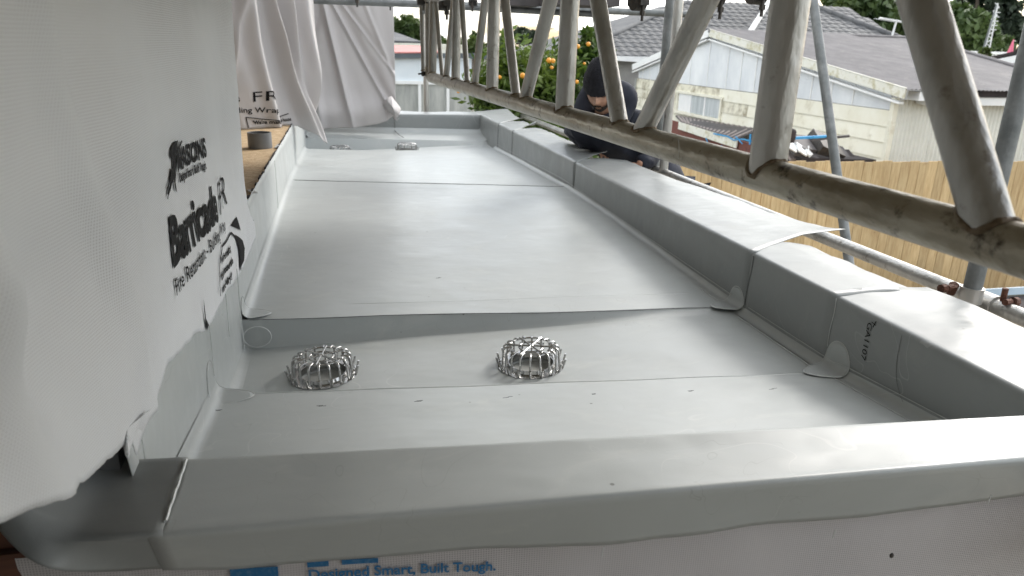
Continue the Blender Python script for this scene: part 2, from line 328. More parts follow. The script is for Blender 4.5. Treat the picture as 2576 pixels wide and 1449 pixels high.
# upper storey floor and wall over the opening
mb = MB(); mb.box((-5, -3, 4.15), (-.36, 8.5, 4.4)); mb.obj('upper_floor', MT['plaster'], house).location = (2, -3, 0)
mb = MB(); mb.box((-3.0, -1.9, 0), (1.35, -1.15, 3.76)); mb.obj('added_shade_wall', MT['plaster'], house).location = (2, -3, 0)  # added wall out of view behind the camera, keeps light off the front lip
mb = MB(); mb.box((-.52, -3, 2.5), (-.46, .12, 4.4)); mb.obj('side_wall', MT['plaster'], house).location = (2, -3, 0)
mb = MB(); mb.box((-.44, -3, 4.4), (-.36, 8.5, 6.3)); mb.obj('upper_wall', MT['wrap'], house).location = (2, -3, 0)
mb = MB(); mb.box((-5, 6.50, 0), (-4.9, 6.6, 4.1)); mb.box((-5, -3, 0), (-4.9, 6.4, 4.1)); mb.obj('back_wall', MT['plaster'], house).location = (2, -3, 0)
# projecting bay behind the far wrap, framing with pink boards in it
for x in (-.30, -.02, .12, .40):
    mb = MB(); mb.box((x, 6.72, 2.86), (x + .045, 6.80, 4.6)); mb.obj('stud', MT['timber2'], house).location = (2, -3, 0)
mb = MB(); mb.box((.17, 6.74, 3.02), (.39, 6.78, 3.75)); mb.obj('insulation_board', mat('pink_insulation', (.62, .42, .36), (.68, .5, .42), rough=.8), house).location = (2, -3, 0)

# chipboard deck inside
mb = MB(); mb.prism([(-2.6, 2.15, 2.965), (-.302, 2.15, 2.965), (-.262, 5.2, 2.965), (-2.6, 5.2, 2.965)], (0, 0, .02)); o = mb.obj('deck_sheet', MT['ply'])
tag(o, 'tan chipboard floor sheet beside the grey gutter, seen past the wrap edge', 'floor sheet')
mb = MB()
k = 0
for i in range(5):
    z = 2.96 + i * .072
    mb = MB(); mb.box((-2.6, 5.26 + .01 * (i % 2), z), (-.36, 5.31, z + .068))
    if i == 0: tw = thing('timber_stack', 'brown rough timbers stacked level behind the chipboard floor', 'timber', (-1.4, 5.3, 2.96))
    o = mb.obj('timber', MT['timber2'] if i < 3 else MT['timber'], tw); o.location = (1.4, -5.3, -2.96)
# pvc pipe on the deck
pc = onz(655, 372, 2.985); r0 = 54 / 2 * (pc - Vector(CAMP)).length / FD
mb = MB(); n = 32; h = .075; ri = r0 * .9
prof = [(r0, 0), (r0, h), (ri, h), (ri, .004)]
vs = [(pr * math.cos(2 * math.pi * k / n), pr * math.sin(2 * math.pi * k / n), pz) for pr, pz in prof for k in range(n)]
fs = [(j * n + k, j * n + (k + 1) % n, (j + 1) * n + (k + 1) % n, (j + 1) * n + k) for j in range(3) for k in range(n)]
mb.add(vs, fs); mb.add([(ri * math.cos(2 * math.pi * k / n), ri * math.sin(2 * math.pi * k / n), .004) for k in range(n)], [tuple(range(n))])
o = mb.obj('pipe_offcut', MT['pvc'], smooth=30, loc=(pc.x, pc.y, 2.9855)); tag(o, 'short grey plastic pipe standing open on the chipboard floor', 'pipe')
tcen = onz(612, 316, 2.987); mb = MB()
vs = []; prof = [(.035, 0), (.07, .012), (.085, .03), (.08, .03), (.066, .016), (.03, .006)]
for pr, pz in prof:
    vs += [(pr * math.cos(2 * math.pi * k / 24), pr * math.sin(2 * math.pi * k / 24), pz) for k in range(24)]
mb.add(vs, [(j * 24 + k, j * 24 + (k + 1) % 24, (j + 1) * 24 + (k + 1) % 24, (j + 1) * 24 + k) for j in range(5) for k in range(24)] + [tuple(range(120, 144)), tuple(range(23, -1, -1))])
o = mb.obj('dish', MT['teal'], smooth=40, loc=(tcen.x, tcen.y, 2.9855)); tag(o, 'teal plastic dish on the chipboard by the wrap edge', 'dish')
# offcut strips of membrane lying on the deck
for (a, b) in (((700, 372), (722, 362)), ((628, 478), (642, 486))):
    p, q = onz(*a, 2.988), onz(*b, 2.988); p.x = min(p.x, -.29); q.x = min(q.x, -.28)
    mb = MB(); mb.bar(p, q, .018, .003); o = mb.obj('membrane_offcut', MT['bead'])
    tag(o, 'thin white sliver of membrane on the chipboard ' + ('behind the grey pipe' if b[0] > 700 else 'near the torn wrap corner'), 'offcut')

# ------------------------------------------------------------------ roof gutter lined with membrane
gut = thing('box_gutter', 'wide pale grey membrane lined box gutter with raised upstands on the house roof', 'roof gutter', (.45, 3.5, 2.6))
GI = Matrix.Translation((-.45, -3.5, -2.6))
def gobj(mb, name, m, smooth=40, solid=0, parent=None, label=None):
    o = mb.obj(name, m, parent or gut, smooth=smooth, solid=solid); o.location = (-.45, -3.5, -2.6)
    if label: o['label'] = label
    return o
# heights along the gutter at left / right side
YF = lambda x: 1.045 - .083 * (x + .29)                      # inner top edge of front parapet
Y0 = lambda x: 1.625 - .112 * tx(x)                           # near sump: near and far edge
Y1 = lambda x: 2.085 - .095 * tx(x)
tx = lambda x: (x + .29) / 1.54
def lerp(a, b, t): return a + (b - a) * t
def und(x, y, a=.0016): return a * fbm(x * 1.7, y * 2.3, 3) + a * .6 * fbm(x * 5, y * 4, 9)
def loft_floor(fz, Ya, Yb, nY, r=.030, ex=0):
    """floor with cove at both sides; fz(x, t01 along) gives z; Ya/Yb functions of x"""
    mb = MB(); prof = []
    for k in range(6): a = math.pi / 2 * k / 5; prof.append(('L', r - r * math.sin(a) * 1.0, r - r * math.cos(a)))
    us = []
    for k in range(6):
        a = math.pi / 2 * (1 - k / 5); us.append(('L', r * (1 - math.sin(a)), r * (1 - math.cos(math.pi / 2 * (1 - k / 5)))))
    us = [('L', r * (1 - math.sin(t)), r * (1 - math.cos(t))) for t in [math.pi / 2 * (1 - k / 5) for k in range(6)]]
    us = [('L', r * (1 - math.cos(t)), r * (1 - math.sin(t))) for t in [math.pi / 2 * k / 5 for k in range(6)]]
    NX = 26; nu = 6 + NX - 1 + 6
    def fn(u, v):
        i = round(u * nu); 
        ym = lerp(Ya(.5), Yb(.5), v); xl, xr = XL(ym), XR
        if i < 6: x = xl + us[i][1]; dz = us[i][2]
        elif i > nu - 6: x = xr - us[nu - i][1]; dz = us[nu - i][2]
        else: x = lerp(xl + r, xr - r, (i - 5) / (nu - 10)); dz = 0
        y = lerp(Ya(x), Yb(x), v)
        return (x, y, fz(x, v) + dz + und(x, y))
    mb.grid(fn, nu, nY); return mb
tx = lambda x: (x + .29) / 1.54
# front ramp (rises towards the viewer)
zr0 = lambda x: F + lerp(.075, .050, tx(x)); zr1 = lambda x: F + lerp(.022, .006, tx(x))
gobj(loft_floor(lambda x, v: lerp(zr0(x), zr1(x), v), lambda x: YF(x) + .003, lambda x: Y0(x), 16), 'near_floor', MT['membrane'])
# near sump floor, a plane falling to the left, cut by two round outlets
DR = [(onz(813, 936, 2.655)), (onz(1336, 913, 2.675))]
sz = lambda x: F + lerp(-.062, .000, tx(x))
def ring_pts(c, r, n=36): return [(c[0] + r * math.cos(2 * math.pi * k / n), c[1] + r * math.sin(2 * math.pi * k / n)) for k in range(n)]
def sump(Ya, Yb, sz, holes, name, R=.085):
    bm = bmesh.new(); xa, xb = XL(Ya(0)) - .0, XR
    out = [(x, Ya(x)) for x in np.linspace(xa, xb, 24)] + [(x, Yb(x)) for x in np.linspace(xb, xa, 24)]
    loops = [out] + [ring_pts(h, R) for h in holes]; es = []
    for lp in loops:
        vs = [bm.verts.new((x, y, sz(x))) for x, y in lp]
        es += [bm.edges.new((vs[i], vs[(i + 1) % len(vs)])) for i in range(len(vs))]
    bmesh.ops.triangle_fill(bm, use_beauty=True, use_dissolve=False, edges=es)
    bmesh.ops.recalc_face_normals(bm, faces=bm.faces)
    if sum(f.normal.z for f in bm.faces) < 0: bmesh.ops.reverse_faces(bm, faces=bm.faces)
    me = bpy.data.meshes.new(name); bm.to_mesh(me); bm.free(); me.materials.append(MT['membrane'])
    o = bpy.data.objects.new(name, me); COL.objects.link(o); o.parent = gut; o.location = (-.45, -3.5, -2.6)
    # dished sleeve down into each outlet
    for h in holes:
        z0 = sz(h[0]); mb = MB(); prof = [(R + .004, .0012), (R - .002, -.002), (R - .010, -.010), (R - .022, -.012), (R - .024, -.016), (0.001, -.017)]
        n = 36; vs = [(h[0] + pr * math.cos(2 * math.pi * k / n), h[1] + pr * math.sin(2 * math.pi * k / n), sz(h[0] + pr * math.cos(2 * math.pi * k / n)) + pz) for pr, pz in prof for k in range(n)]
        mb.add(vs, [(j * n + k, j * n + (k + 1) % n, (j + 1) * n + (k + 1) % n, (j + 1) * n + k) for j in range(5) for k in range(n)])
        gobj(mb, 'outlet_bowl', MT['hole'])
    return o
sump(lambda x: Y0(x) + .012, lambda x: Y1(x) + .01, sz, DR, 'sump_floor')
for nm_, Xw, sg in (('r', XR, -1), ('l', XL(1.7), 1)):
    mb = MB(); mb.grid(lambda u, v: (Xw + sg * .03 * (1 - math.sin(v * math.pi / 2)) , lerp(Y0(Xw) - .02, Y1(Xw) + .02, u), sz(Xw) + .0012 + .03 * (1 - math.cos(v * math.pi / 2))), 6, 6); gobj(mb, 'cove', MT['membrane'])
mb = MB(); mb.tube([(x, Y0(x) - .002 + .0015 * math.sin(x * 17), zr1(x) + und(x, Y0(x)) + .0002) for x in np.linspace(XL(1.5) + .03, XR - .03, 50)], .0017, 6); gobj(mb, 'weld_line', MT['bead'])
# short drop from the ramp into the sump
zs = lambda x: sz(x)
mb = MB()
def nstep(u, v):
    x = lerp(XL(1.5), XR, u); return (x, lerp(Y0(x), Y0(x) + .016, v), lerp(zr1(x) + und(x, Y0(x)) - .0002, zs(x), v ** 1.5))
mb.grid(nstep, 24, 4)
gobj(mb, 'near_step', MT['membrane'])
# far side step of the sump (tall at left, dying out at right)
YS = lambda x: Y1(x) + .035 + .006 * math.sin(x * 7)
zm = lambda x: F + lerp(.018, .004, tx(x))
mb = MB()
mb.grid(lambda u, v: (lerp(XL(2), XR, u), lerp(Y1(lerp(XL(2), XR, u)), YS(lerp(XL(2), XR, u)), v ** .5), lerp(zs(lerp(XL(2), XR, u)), zm(lerp(XL(2), XR, u)), v) + (0 if v < 1 else .0015)), 24, 6)
gobj(mb, 'far_step', MT['membrane'])
# main floor: hump in the middle of the run
YM1 = 5.86; YSEAM = 4.07; YSM = lambda x: 4.235 - .335 * tx(x)
zmid = lambda x: F + .050
gobj(loft_floor(lambda x, v: lerp(zm(x), zmid(x), math.sin(v * math.pi / 2) ** 1.0), YS, YSM, 40), 'main_floor', MT['membrane'])
zfar = lambda x: F + .004 - .018 * math.sin(math.pi * min(1, max(0, tx(x))))
gobj(loft_floor(lambda x, v: lerp(zmid(x) - .0025, zfar(x), v), lambda x: YSM(x) - .02, lambda x: YM1 - .02 * tx(x), 24), 'main_floor', MT['membrane'], label='far floor sheet lapped under the seam')
# lap seam lines (sheet edge seen as a dark thread)
mb = MB(); mb.tube([(lerp(XL(YSEAM) + .02, XR - .02, t), YSM(lerp(XL(YSEAM), XR, t)) + .002 * math.sin(t * 19), F + .0505 + und(lerp(XL(YSEAM), XR, t), YSM(lerp(XL(YSEAM), XR, t)))) for t in np.linspace(0, 1, 40)], .0022, 6); gobj(mb, 'lap_seam', MT['seam'])
mb = MB(); mb.tube([(lerp(XL(2) + .02, XR - .03, t), YS(lerp(XL(2), XR, t)) - .002, zm(lerp(XL(2), XR, t)) + .0004 + .0008 * math.sin(t * 30)) for t in np.linspace(0, 1, 60)], .0010, 6); gobj(mb, 'lap_seam', MT['seam'])
mb = MB(); mb.tube([(lerp(XL(2) + .12, XR - .12, t), 2.215 - .07 * t + .004 * math.sin(t * 11), lerp(zm(0), zmid(0), .06) + .0008) for t in np.linspace(0, 1, 40)], .0004, 5)
gobj(mb, 'weld_line', MT['bead'])
# far sump
SZ2 = lambda x: F + lerp(-.07, -.01, tx(x))
DR2 = [Vector((-.02, 6.02, 0)), Vector((.555, 6.0, 0))]
dr2a = onz(855, 372, 2.655); dr2b = onz(1021, 374, 2.665)
DR2 = [Vector((dr2a.x, 6.02, 0)), Vector((dr2b.x, 6.0, 0))]
sump(lambda x: YM1 - .01, lambda x: 6.16, SZ2, DR2, 'sump_floor')
zf2 = lambda x: F + lerp(.045, .012, tx(x))
mb = MB(); mb.grid(lambda u, v: (lerp(XL(6.1), XR, u), lerp(6.155, 6.19, v), lerp(SZ2(lerp(XL(6.1), XR, u)), zf2(lerp(XL(6.1), XR, u)), v)), 16, 4); gobj(mb, 'far_step', MT['membrane'])
gobj(loft_floor(lambda x, v: zf2(x) + .03 * v + .035 * max(0, v - .75) * 4 * max(0, v - .75) * 4, lambda x: 6.19, lambda x: YE, 14), 'far_floor', MT['membrane'])
mb = MB(); mb.box((-.3, 5.9, 2.3), (1.3, 6.1, 2.52)); 
# left upstand: runs up to the chipboard, ragged top edge
def left_up(u, v):
    Y = lerp(1.0, YE + .2, u); x = XL(Y); z0 = F - .07 if v == 0 else 0
    z0_ = T - .006 if Y < YF(XL(1)) + .01 else F - .09
    top = 2.992 + .004 * fbm(Y * 8, 2) + .006 * fbm(Y * 24, 5)
    z = lerp(z0_, top, v); return (x - .010 * v + .0015 * fbm(Y * 5, z * 9) + .001, Y, z)
mb = MB(); mb.grid(left_up, 160, 10); gobj(mb, 'left_upstand', MT['membrane'], solid=.0018)
mb = MB(); mb.box((-.262, 1.2, 2.93), (-.30, 5.2, 2.99));
mb = MB(); mb.box((-.47, 1.02, 2.72), (-.325, 2.14, 2.95)); gobj(mb, 'edge_joist', MT['pvc'], smooth=0)
for Y in np.linspace(2.2, 5.2, 26):
    mb = MB(); w = random.uniform(.03, .12); mb.box((XL(Y) - .018, Y, 2.984), (XL(Y) - .009, Y + w, 2.990 + random.uniform(0, .004)))
    gobj(mb, 'adhesive_dab', MT['dark'], smooth=0)
for (Ya, zz) in ((1.05, 0), (1.62, 0), (1.86, 0), (3.4, .0)):
    mb = MB(); mb.tube([(XL(Ya) + .0025, Ya + .01 * math.sin(3 * t), lerp(F + .07, 2.985, t)) for t in np.linspace(0, 1, 12)], .0011, 5); gobj(mb, 'weld_line', MT['bead'])

# right and end upstands with their cap sheets
XO = 1.44
def capsheet(Ya, Yb, wid, lift, curl, name='cap_sheet', top=0.0, label=None, ripple=.004, nY=None, cross=1.0):
    """membrane sheet: up the inner face, over the edge, across the top and out past the edge"""
    nY = nY or max(10, int((Yb - Ya) * 26))
    def fn(u, v):
        Y = lerp(Ya, Yb, v); wf = wid(v) if callable(wid) else wid
        cu = curl * max(0, 1 - v * (Yb - Ya) / .28) ** 1.6            # curled up at its near end
        if u < .34:                                                     # inner face
            t = u / .34; z = lerp(F - .03, T - .012 + top, t); x = XR - .0012 - top * .3 + .0012 * fbm(Y * 3, z * 10)
            if F + .012 > z - .001: pass
            return (x, Y, z)
        if u < .44:
            a = (u - .34) / .10 * math.pi / 2; return (XR + .012 - .0132 * math.cos(a), Y, T - .012 + top + .012 * math.sin(a))
        t = (u - .44) / .56
        x = XR + .012 + t * wf; z = T + top + .004 * math.sin(t * 3.1) - .10 * wf * max(0, t - .58) + lift * max(0, t - .35) ** 1.5 * (1 + .5 * fbm(Y * 2.1, 7)) + cu * max(0, t - .30) ** 2
        z += ripple * fbm(Y * 4.2, t * 2.0, top * 1000) * (.2 + t) + ripple * .6 * fbm(Y * 13, t * 3, 4) * t
        x += .012 * fbm(Y * 2.6, 11) * t + .005 * fbm(Y * 11, 3) * t
        yy = Y - (.19 * cross * (1 - v) ** 4 * math.sin(t * math.pi * .5) * -1 if curl else 0)
        return (x, yy, z)
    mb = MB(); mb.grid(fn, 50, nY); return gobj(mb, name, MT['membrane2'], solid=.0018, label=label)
capsheet(.55, 1.60, lambda v: lerp(.25, .30, min(1, v * 1.4)), .02, 0, top=.0, ripple=.009)
capsheet(1.56, 2.07, lambda v: .255, .0, 0, top=.0022, ripple=.006)
capsheet(1.975, 3.88, lambda v: lerp(.46, .32, min(1, v * 1.3)), .012, .055, top=.0050, label='cap sheet with its near outer corner curled up', ripple=.004)
capsheet(3.78, 5.38, lambda v: .235, .015, .07, top=.0070, label='far cap sheet with a curled corner', ripple=.008)
capsheet(5.25, 5.82, lambda v: .20, .03, .08, top=.0085, label='short far cap sheet with a curled corner', ripple=.006)
capsheet(5.74, YE + .25, lambda v: .24, .03, .05, top=.010, ripple=.006)
# end upstand
XB = .50
def endcap(u, v):
    x = lerp(-.30, XR + .30, v)
    if u < .5: return (min(x, XR + .02) if False else x, YE - .001, lerp(F + .03, T - .012, u / .5))
    if u < .6: a = (u - .5) / .1 * math.pi / 2; return (x, YE + .012 - .013 * math.cos(a), T - .012 + .016 * math.sin(a))
    t = (u - .6) / .4; return (x, YE + .012 + .26 * t, T + .004 + .012 * fbm(x * 3, 2) * t + .012 * max(0, x - 1.2) * 6 * t)
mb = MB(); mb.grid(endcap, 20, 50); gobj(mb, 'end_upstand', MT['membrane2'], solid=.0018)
mb = MB(); mb.tube([(.492 + .004 * math.sin(4 * t), YE - .004, lerp(F + .06, T - .005, t)) for t in np.linspace(0, 1, 14)] , .0035, 6)
mb.tube([(.492 + .05 * t * t, YE - .004 - .30 * t, F + .075 - .03 * t) for t in np.linspace(0, 1, 14)], .003, 6); gobj(mb, 'weld_line', MT['seam'])
# seam edges on the right upstand
for Y in (1.975, 3.78, 5.25, 5.74):
    mb = MB(); mb.tube([(XR - .004, Y + .004 * math.sin(6 * t) - .01 * t, lerp(F + .03, T - .004, t)) for t in np.linspace(0, 1, 14)], .0016, 5); gobj(mb, 'lap_seam', MT['seam'])
mb = MB(); mb.tube([(XR - .004, 1.56 + .003 * math.sin(6 * t), lerp(F + .06, T - .004, t)) for t in np.linspace(0, 1, 14)] , .0009, 5); gobj(mb, 'weld_line', MT['bead'])
mb = MB(); mb.tube([(XR - .0035, 1.32 - .05 * (1 - t) ** 4, lerp(F + .035, T - .012, t)) for t in np.linspace(0, 1, 24)], .0005, 5); gobj(mb, 'lap_seam', MT['seam'])
# long weld beads beside the coves
for dx, dz in ((.006, .030), (.040, .0025)):
    mb = MB(); mb.tube([(XR - dx, Y, F + dz + lerp(.05, .0, abs(Y - 4) / 2.2 if abs(Y - 4) < 2.2 else 1) + .0) for Y in np.linspace(2.05, 5.8, 50)], .0012, 5); gobj(mb, 'weld_line', MT['bead'])
    mb = MB(); mb.tube([(XR - dx, Y, (lerp(zr0(XR), zr1(XR), (Y - .92) / .60) if Y < 1.51 else F) + dz) for Y in np.linspace(1.0, 1.95, 30)], .001, 5); gobj(mb, 'weld_line', MT['bead'])
# corner patches: little rounded membrane patches with a raised weld rim
def patch(c, sgn, zf, s=1.0, wall=.10):
    """saddle patch following floor, cove and upstand"""
    r = .026; X0 = XR if sgn > 0 else XL(c[1]); off = .0028
    def cp(q):                                     # q runs from the floor (negative) up the wall (positive)
        lean = 0 if sgn > 0 else .0105 * (max(q, 0) + .10) / .38
        X0 = (XR if sgn > 0 else XL(c[1]) - lean)
        if q < -.02: return (X0 - sgn * (r + (-.02 - q)), zf + off)
        if q < .021: t = (q + .02) / .041 * math.pi / 2; return (X0 - sgn * (r * (1 - math.sin(t)) + off * math.sin(t)), zf + r * (1 - math.cos(t)) + off * math.cos(t))
        return (X0 - sgn * off, zf + r + q - .021)
    n = 32; A, B = -.105 * s, wall
    def P(a, k=1.0):
        q = lerp(A, B, .5 + .5 * math.cos(a) * k); x, z = cp(q); return Vector((x, c[1] + math.sin(a) * .055 * s * k * (1 + .25 * math.cos(a)), z))
    mb = MB(); vs = [P(2 * math.pi * i / n, (j + 1) / 8) for j in range(8) for i in range(n)]
    mb.add(vs, [(j * n + i, j * n + (i + 1) % n, (j + 1) * n + (i + 1) % n, (j + 1) * n + i) for j in range(7) for i in range(n)] + [tuple(range(n))])
    o = gobj(mb, 'corner_patch', MT['membrane'], solid=.0008)
    mb = MB(); mb.tube([P(2 * math.pi * i / n) for i in range(n)], .0013, 5, closed=True); mb.obj('weld_rim', MT['bead'], o, smooth=60)
patch((0, 1.515), 1, F + .010, s=.85, wall=.075); patch((0, 2.03), 1, F + .008, s=.8, wall=.06)
patch((0, 1.60), -1, F + .024, s=.8, wall=.085); patch((0, 2.15), -1, F + .022, s=.7, wall=.05)
mb = MB(); mb.tube([(XL(2) + .004 + .055 * (1 + math.cos(a)) * .7, 2.078, F - .022 + .032 * math.sin(a)) for a in np.linspace(0, 2 * math.pi, 20)][:-1], .0016, 5, closed=True); gobj(mb, 'corner_patch', MT['bead'])
mb = MB(); mb.tube([(XL(2) + .006, 2.06 + .004 * math.sin(9 * t), lerp(F - .06, F + .19, t)) for t in np.linspace(0, 1, 14)], .0018, 5); gobj(mb, 'weld_line', MT['bead'])

# front parapet: skewed top, folded front lip
def fcap(u, v, xa, xb, top=0, lipz=.05):
    x = lerp(xa, xb, v); yi = YF(x); wy = lerp(.182, .125, min(1, max(0, tx(x)))); yc = yi - wy
    drop = float(np.interp(tx(x), [0, .45, 1], [.084, .114, .102])) + .006 * fbm(x * 3.1, 8) + .004 * fbm(x * 9, 3)
    if u < .22: t = u / .22; return (x, yi + .001, lerp(F + .05, T - .007, t) + top)
    if u < .30: a = (u - .22) / .08 * math.pi / 2; return (x, yi - .007 + .008 * math.cos(a), T - .007 + .007 * math.sin(a) + top)
    if u < .72:
        t = (u - .30) / .42; return (x, yi - .007 - (wy - .012) * t, T + top + .0035 * fbm(x * 2.2, t * 2, 5) - .002 * math.sin(t * math.pi))
    if u < .82: a = (u - .72) / .10 * math.pi / 2 * .92; return (x, yc + .005 - .006 * math.sin(a), T + top - .006 * (1 - math.cos(a)))
    t = (u - .82) / .18; return (x, yc - .001 + .040 * t + .004 * fbm(x * 4, 1) * t, T + top - .006 - (drop - .006) * t + .0035 * t * fbm(x * 7, 2))
mb = MB(); mb.grid(lambda u, v: fcap(u, v, -.255, 1.60), 50, 80); gobj(mb, 'front_cap_sheet', MT['membrane'], solid=.002)
# left end piece lapped over it, its loose corner flaring out
def lcap(u, v):
    x = lerp(-.425, -.238, v)
    p = list(fcap(u, 0, x, x, top=.0030))
    fl = max(0, (1 - v) - .25)
    k = max(0, (-.335 - x)) / .09; rise = .050 * k ** 1.7
    if u < .30: p[1] = max(p[1], YF(x) - .001); p[2] = max(p[2], T + .001) if x < -.30 else p[2]
    p[2] += rise * (1 - .75 * max(0, u - .62) / .38)
    if u > .66:                                     # the loose end springs out nearly flat instead of folding down
        w = min(1, max(0, (-.285 - x) / .085)); w = w * w * (3 - 2 * w); t = (u - .66) / .34
        yc = YF(x) - .153
        fy = yc - t * .060 + .055 * t * max(0, (-.34 - x) / .085) ** 1.6; fz = T + .003 + rise * (1 - .3 * t) - .022 * t * t
        p[1] = lerp(p[1], fy, w); p[2] = lerp(p[2], fz, w); p[0] -= .012 * w * t
    return tuple(p)
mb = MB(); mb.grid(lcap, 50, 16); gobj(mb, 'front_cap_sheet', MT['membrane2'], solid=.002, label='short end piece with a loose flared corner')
mb = MB(); mb.tube([(-.2375, YF(-.24) - .012 - .15 * t, T + .0055 + .001 * math.sin(25 * t)) for t in np.linspace(0, 1, 30)], .0022, 5); gobj(mb, 'weld_line', MT['bead'])
def side(u, v):
    x = lerp(-.36, -.62, u); k = max(0, (-.385 - x)) / .16; return (x + .03 * v * u, lerp(.905, 1.12, v), T - .004 + .0055 * min(1, u * 8) + .11 * min(1.6, k) ** 1.7 * .9 + .003 * fbm(u * 5, v * 5))
mb = MB(); mb.grid(side, 20, 14); gobj(mb, 'side_sheet', MT['membrane2'], solid=.002)
# tick marks in ink on the membrane
def tick(px, py, z, L=.03, r=0):
    p = onz(px, py, z); mb = MB()
    for k in range(2):
        q = p + Vector((random.uniform(-.006, .006), .003 * k, .0012)); a = r + random.uniform(-.1, .1); d = Vector((math.cos(a), math.sin(a), 0)) * L / 2 * random.uniform(.5, 1)
        mb.bar(q - d, q + d, .0008, .0005)
    gobj(mb, 'ink_mark', MT['ink'], smooth=0)
for px, py, z in ((550, 1034, 2.745), (807, 1023, 2.745), (1050, 1011, 2.742), (1278, 1001, 2.74), (1495, 993, 2.738), (1742, 985, 2.736), (1945, 980, 2.735), (1103, 700, 2.735)):
    tick(px, py, z, .017)
tick(1830, 752, 2.711, .02); tick(620, 772, 2.725, .02); tick(2180, 962, 2.712, .02)

# stencilled code on the right upstand
def text_mesh(body, size, mapf, m, name, parent, loc, bold=0, xs=1.0, sub=0.006):
    cu = bpy.data.curves.new('t', 'FONT'); cu.body = body; cu.size = size; cu.offset = bold; cu.resolution_u = 3
    ob = bpy.data.objects.new('t', cu); COL.objects.link(ob); bpy.context.view_layer.update()
    me = bpy.data.meshes.new_from_object(ob.evaluated_get(bpy.context.evaluated_depsgraph_get())); bpy.data.objects.remove(ob)
    bm = bmesh.new(); bm.from_mesh(me)
    if sub:
        xsx = [v.co.x for v in bm.verts]
        x0, x1 = min(xsx), max(xsx); k = x0 + sub
        while k < x1:
            bmesh.ops.bisect_plane(bm, geom=bm.verts[:] + bm.edges[:] + bm.faces[:], plane_co=(k, 0, 0), plane_no=(1, 0, 0)); k += sub
    for v in bm.verts: v.co = Vector(mapf(v.co.x * xs, v.co.y))
    bm.to_mesh(me); bm.free(); me.materials.clear(); me.materials.append(m); me.name = name
    o = bpy.data.objects.new(name, me); COL.objects.link(o); o.parent = parent; o.location = loc
    return o
# letters run downwards: text x -> -z, text up -> -y (towards viewer's right when facing +X)
text_mesh('GA1107', .024, lambda a, b: (XR - .0046, 1.432 - b, 2.880 - a), MT['ink'], 'stencil_code', gut, (-.45, -3.5, -2.6), xs=1.22, sub=0, bold=.0)
mb = MB(); mb.bar((XR - .0048, 1.405, 2.890), (XR - .0048, 1.412, 2.872), .002, .0006, up=(1, 0, 0)); mb.bar((XR - .0048, 1.418, 2.883), (XR - .0048, 1.404, 2.880), .0015, .0006, up=(1, 0, 0)); gobj(mb, 'ink_mark', MT['ink'], smooth=0)

# timbers at the bottom left below the loose corner
tm = thing('edge_timber', 'reddish brown timbers below the grey membrane corner at the left', 'timber', (-.6, .89, 2.75))
for z0, z1, y in ((2.845, 2.892, .945), (2.795, 2.842, .935)):
    mb = MB(); mb.box((-1.1, y, z0), (-.33 if z0 > 2.8 else -.43, y + .04, z1)); mb.obj('timber', MT['timber'], tm).location = (.6, -.89, -2.75)

# wrapped front wall below the lip, with blue print
fw = thing('wrapped_front_wall', 'dotted grey building wrap on the wall below the front lip with blue print', 'building wrap', (.4, .8, 0))
def fwall(u, v):
    x = lerp(-.75, 1.9, u); yb = (YF(x) - lerp(.182, .125, min(1, max(0, tx(x))))) + .052
    z = lerp(2.2, 2.885 if x > -.27 else 2.835, v); w = .003 * fbm(x * 2.5, z * 3) + .0045 * abs(fbm(x * 2.3 + z * 3, z * 1.2, 6)) + .003 * fbm(x * 9, z * 7, 2)
    return (x - .4, min(.97, yb) - .8 + w + .006, z)
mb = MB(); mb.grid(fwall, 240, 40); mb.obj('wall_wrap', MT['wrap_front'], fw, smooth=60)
def on_front(px, py):
    """pixel to the front wall plane (used once for the print's place)"""
    p = ony(px, py, .902); return p
pA = on_front(775, 1468); pB = on_front(1245, 1428)
def fmap(a, b):
    x = pA.x + a; 
    yb = min(.97, YF(x) - lerp(.182, .125, min(1, max(0, tx(x))))) + .052
    z = lerp(pA.z, pB.z, a / max(1e-6, (pB.x - pA.x))) + b
    w = .003 * fbm(x * 2.5, z * 3) + .0045 * abs(fbm(x * 2.3 + z * 3, z * 1.2, 6)) + .003 * fbm(x * 9, z * 7, 2)
    return (x - .4, yb - .8 + w + .0025, z)
o = text_mesh('Designed Smart, Built Tough.', .024, fmap, MT['blue_ink'], 'printed_slogan', fw, (0, 0, 0), bold=.0006, xs=1.0)
wtx = max(v.co.x for v in o.data.vertices) + .4 - pA.x
o = bpy.data.objects.remove(o)
kx = (pB.x - pA.x) / wtx
text_mesh('Designed Smart, Built Tough.', .024, fmap, MT['blue_ink'], 'printed_slogan', fw, (0, 0, 0), bold=.0006, xs=kx)
mb = MB()
for (a, b, h) in ((-.100, -.045, .03), (-.032, -.006, -.0)): 
    pass
mb.grid(lambda u, v: fmap(lerp(-.105, -.040, u), lerp(-.030, .026, v)), 8, 4)
mb.grid(lambda u, v: fmap(lerp(.0, .03, u), lerp(.021, .030, v)), 4, 2); mb.grid(lambda u, v: fmap(lerp(.048, .10, u), lerp(.0215, .030, v)), 4, 2)
mb.obj('printed_logo', MT['blue_ink'], fw)
# staples and a nail head poking through the wrap
for px, py in ((1525, 1410), (2262, 1415), (2510, 1272), (2115, 1360)):
    p = ony(px, py, .80); mb = MB()
    if px == 2262: mb.sphere((0, 0, 0), .004, 8, 6, (1, .6, 1.2))
    else: mb.bar((0, 0, -.008), (0.002, 0, .008), .0012, .0012)
    o = mb.obj('fixing', MT['darksteel'] if px in (2262,) else MT['bead'], fw); o.location = (p.x - .4, p.y - .8 - .003 + .02, p.z)

